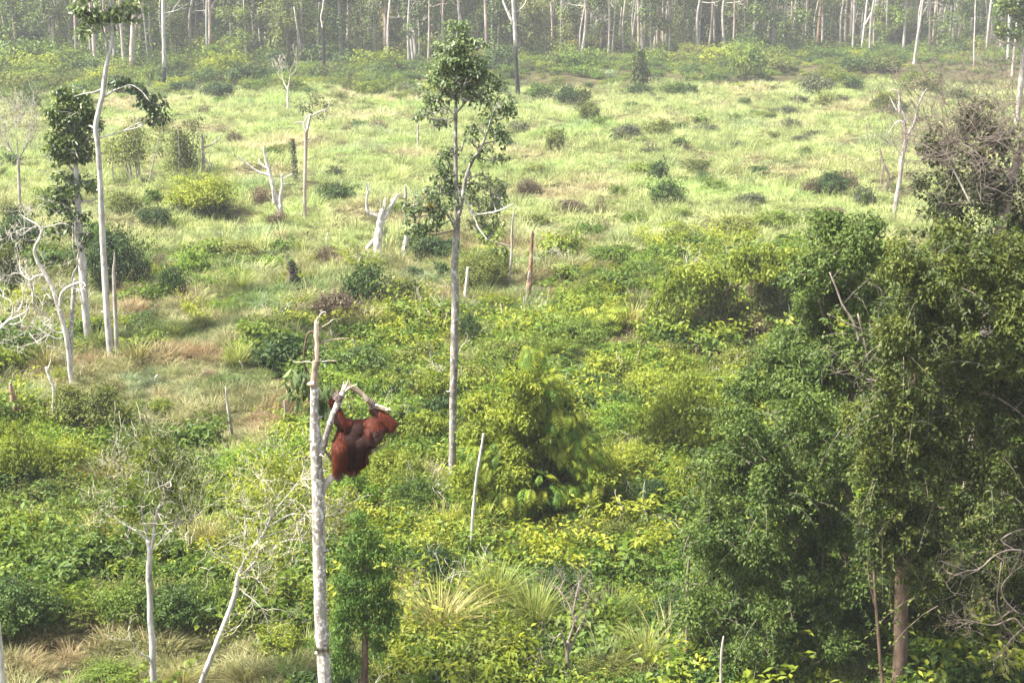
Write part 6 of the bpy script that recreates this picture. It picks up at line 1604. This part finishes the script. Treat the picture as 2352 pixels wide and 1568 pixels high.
FT = [(13, 104, 4.5, 'whitebark', 6), (38, 76, 4, 'whitebark', 30), (48, 126, 6, 'whitebark', 44), (116, 96, 3.4, 'whitebark', 108), (119, 100, 3, 'whitebark', 114), (135, 96, 4.4, 'whitebark', 132), (173, 106, 5, 'pink', 171), (179, 104, 3.4, 'pink', 176), (199, 112, 9, 'whitebark', 194), (222, 170, 9.5, 'pink', 209),
      (262, 170, 6, 'grey', 259), (286, 174, 8, 'grey', 275), (301, 178, 12, 'pink', 308), (342, 162, 4, 'whitebark', 327), (360, 128, 4, 'grey', 345), (377, 210, 9, 'whitebark', 374), (395, 60, 3, 'whitebark', 393), (403, 62, 3, 'whitebark', 401), (410, 66, 3, 'whitebark', 408), (416, 70, 3.4, 'whitebark', 415),
      (441, 92, 6, 'pink', 438), (479, 62, 6, 'whitebark', 477), (487, 76, 7.5, 'whitebark', 481), (522, 126, 10, 'whitebark', 514), (513, 110, 4.5, 'whitebark', 511), (557, 62, 6, 'whitebark', 555), (574, 66, 7, 'whitebark', 571), (585, 144, 6.5, 'whitebark', 584), (641, 128, 9.5, 'pink', 638), (662, 82, 3.4, 'whitebark', 655),
      (686, 60, 3, 'whitebark', 687), (704, 70, 3, 'pink', 706), (722, 66, 7, 'whitebark', 722), (737, 64, 4, 'whitebark', 740), (772, 60, 4, 'whitebark', 771), (806, 92, 5, 'whitebark', 806), (815, 80, 4, 'whitebark', 818), (851, 72, 4, 'whitebark', 848), (885, 136, 7.5, 'rust', 882), (913, 72, 4, 'whitebark', 912), (921, 76, 5, 'whitebark', 920),
      (933, 66, 5, 'whitebark', 932), (947, 76, 9, 'brown', 945), (977, 88, 3.4, 'whitebark', 978), (996, 86, 4, 'whitebark', 999), (1014, 72, 4, 'whitebark', 1016), (1048, 60, 5, 'pink', 1049), (1060, 58, 3, 'whitebark', 1062), (1173, 76, 3.4, 'whitebark', 1173), (1190, 226, 9, 'whitebark', 1184), (1213, 110, 9, 'dark_twig', 1216),
      (1228, 96, 4, 'grey', 1226), (1300, 102, 7.5, 'pink', 1304), (1323, 82, 4, 'whitebark', 1326), (1341, 90, 4.4, 'whitebark', 1341), (1346, 88, 3, 'pink', 1348), (1373, 80, 5, 'grey', 1368), (1398, 70, 3, 'whitebark', 1398), (1426, 66, 3.4, 'grey', 1430), (1465, 70, 4, 'whitebark', 1464), (1474, 74, 4, 'whitebark', 1474), (1495, 134, 4.6, 'whitebark', 1495),
      (1521, 98, 6, 'whitebark', 1523), (1571, 64, 6, 'grey', 1570), (1578, 70, 4, 'whitebark', 1579), (1605, 60, 3, 'pink', 1606), (1631, 82, 4, 'whitebark', 1631), (1656, 76, 3.4, 'grey', 1662), (1672, 88, 5, 'grey', 1672), (1686, 102, 3.4, 'whitebark', 1689), (1700, 66, 3, 'whitebark', 1703), (1718, 72, 4, 'pink', 1714), (1751, 100, 3.4, 'whitebark', 1752),
      (1782, 112, 5, 'whitebark', 1784), (1790, 90, 3, 'grey', 1791), (1818, 124, 5, 'pink', 1821), (1840, 74, 3, 'whitebark', 1843), (1876, 120, 7, 'rust', 1886), (1904, 112, 7, 'brown', 1906), (1916, 100, 3, 'whitebark', 1918), (1950, 98, 7, 'dark_twig', 1957), (1957, 100, 4, 'whitebark', 1970), (1979, 120, 5, 'white', 1992), (2006, 78, 3.4, 'grey', 2006),
      (2019, 100, 3.4, 'dark_twig', 2016), (2054, 70, 3, 'whitebark', 2056), (2072, 66, 3, 'whitebark', 2075), (2099, 147, 6, 'whitebark', 2120), (2089, 84, 4, 'pink', 2098), (2141, 80, 5, 'whitebark', 2151), (2152, 70, 3, 'grey', 2158), (2186, 98, 9, 'dark_twig', 2204), (2214, 108, 5, 'pink', 2212), (2231, 104, 4.4, 'white', 2230), (2236, 150, 3, 'whitebark', 2242),
      (2254, 96, 6, 'whitebark', 2262), (2264, 127, 6, 'whitebark', 2276), (2282, 118, 5, 'whitebark', 2283), (2298, 128, 5, 'whitebark', 2300), (2314, 148, 6, 'whitebark', 2322), (2325, 174, 6, 'whitebark', 2340)]
FT.sort()
cname = {'whitebark': 'white', 'white': 'bleached', 'pink': 'pinkish', 'grey': 'grey', 'rust': 'reddish', 'brown': 'brown', 'dark_twig': 'dark grey'}
last, cnt = None, 0
first_lm = min(LM)
for (px, py, w, mat, tx) in FT:
    if px in LM:
        lab = LM[px]
        last, cnt = px, 0
    else:
        cnt += 1
        th_ = 'thin' if w < 4.5 else 'slim' if w < 6.5 else 'stout'
        lab = f'{th_} {cname[mat]} forest trunk, {ORD[cnt - 1]} one right of {SHORT[last]}' if last else f'{th_} {cname[mat]} forest trunk at the far left edge, {ORD[cnt - 1]} in the row'
    forest_tree(px, py, w, mat, tx, {301: 78, 585: 12, 2099: 40, 1190: 60, 1979: 60}.get(px), lab, burnt={377: 2.6, 48: 4.0, 1190: 4.0}.get(px, 0), bend=.18 if px in (1979, 2186) else 0)
trace('burnt_pole', 'burnt black bare pole standing at the forest edge', 'dead tree', 'burnt', [(746, 182, 8.5), (744, 140, 8), (743, 100, 7.5), (742, 70, 6.5), (746, 52, 5), (751, 36, 4), (754, 18, 2.5)], [dict(p=[(742, 68, 4), (738, 50, 3), (737, 38, 2.4), (741, 20, 3), (744, -10, 3)], mat='white', dy=.4)], seed=601)
for px, py, w, h, lab in [(1115, 84, 76, 110, 'large dark evergreen mass in the forest right of the central tree top'), (948, 80, 26, 84, 'dark creeper wrapped tree column in the forest left of the central tree'), (1904, 118, 32, 100, 'dark green creeper column right of the brown upright trunk'), (484, 136, 34, 104, 'tall creeper draped green column left of the thick white trunk'),
                          (600, 98, 44, 62, 'dark leafy understorey tree right of the straight white forked trunk'), (682, 92, 44, 74, 'dark leafy understorey tree right of the smooth pinkish trunk'), (870, 92, 22, 90, 'dark leafy column just left of the reddish brown trunk'), (640, 165, 70, 50, 'dark blue green bush at the foot of the smooth pinkish trunk'),
                          (590, 150, 50, 40, 'dark bush at the foot of the straight white forked trunk'), (935, 132, 90, 52, 'dark ferny bush right of the reddish brown trunk'), (830, 128, 60, 44, 'dark bush left of the reddish brown trunk'), (1150, 158, 70, 60, 'dark bush just left of the tall pale snag'), (60, 130, 44, 30, 'dark bush by the burnt footed white trunk'),
                          (75, 260, 36, 70, 'narrow dark creeper stump at the far left of the field'), (142, 205, 16, 40, 'small dark creeper post at the left of the field'), (415, 215, 60, 34, 'low dark bush right of the half burnt white trunk')]:
    shrub(px, py, w, h, 'dark' if w > 40 else 'column', lab)

# the wood behind
rg = np.random.default_rng(77)
def wood_tree(rg, H, kind, mat, crown_lo=.35, n=1300):
    mb, lf = MB(), MB()
    tube(mb, [np.array([0, 0, -.3]), np.array([rg.normal(0, .2), 0, H * .5]), np.array([rg.normal(0, .5), 0, H])], [.28, .2, .05], 6)
    C = np.stack([rg.normal(0, 1.4, 12), rg.normal(0, 1.4, 12), rg.uniform(crown_lo, 1, 12) * H], 1)
    ci = rg.integers(0, 12, n)
    d = unit(rg.normal(size=(n, 3)))
    leaves(lf, rg, C[ci] + d * 1.7 * rg.uniform(.3, 1, (n, 1)), d * .6 + np.array([0, 0, .6]), .5, .28, .6)
    return mb, lf
protos = []
for k, (H, kind, mat, lo) in enumerate([(12, 'round', 'grey', .1), (16, 'round', 'forestbark', .2), (11, 'shade', 'brown', .1), (18, 'round', 'pink', .3), (9, 'olive', 'grey', .15)]):
    a, b = wood_tree(rg, H, kind, mat, lo)
    me = b.mesh('wood_tree', M[kind])
    protos.append(me)
    protos.append(a.mesh('wood_stem', M[mat]))
for k in range(3):
    mb = MB()
    H = 18
    tube(mb, [np.array([0, 0, -.3]), np.array([rg.normal(0, .3), 0, 6]), np.array([rg.normal(0, .5), 0, 12]), np.array([rg.normal(0, .8), 0, H])], [.22, .19, .15, .05], 5, rg, .05)
    for q in range(4):
        twig_tree(mb, rg, np.array([0, 0, rg.uniform(6, 15)]), np.array([rg.normal(), rg.normal(), .5]), 2.2, .08, 2, .6, 4, .2, .3, None, (2, 4), .03)
    protos.append(mb.mesh('bare_stem', M[('forestbark', 'pink', 'grey')[k]]))
P = frustum_points(rg, 205, 470, lambda y: np.interp(y, [205, 260, 330, 470], [.02, .10, .09, .05]), 1.12)
ang = P[:, 0] / P[:, 1]
lim = np.interp(ang, [-.36, -.05, .1, .36], [205, 215, 235, 250])
P = P[P[:, 1] > lim]
n = len(P)
is_bare = rg.random(n) < np.interp(P[:, 0] / P[:, 1], [-.3, 0, .15, .36], [.36, .42, .6, .62])
t5 = rg.integers(0, 5, n)
s = rg.uniform(.7, 1.25, n)
rot = rnd_rot(rg, n, .03)
P2 = np.concatenate([P, P[~is_bare]])
idx = np.concatenate([np.where(is_bare, 10 + rg.integers(0, 3, n), t5 * 2), t5[~is_bare] * 2 + 1])
rr = np.concatenate([rot, rot[~is_bare]])
ss = np.concatenate([s, s[~is_bare]])
scatter('distant_forest', protos, P2, rr, np.stack([ss, ss, ss], 1), idx)
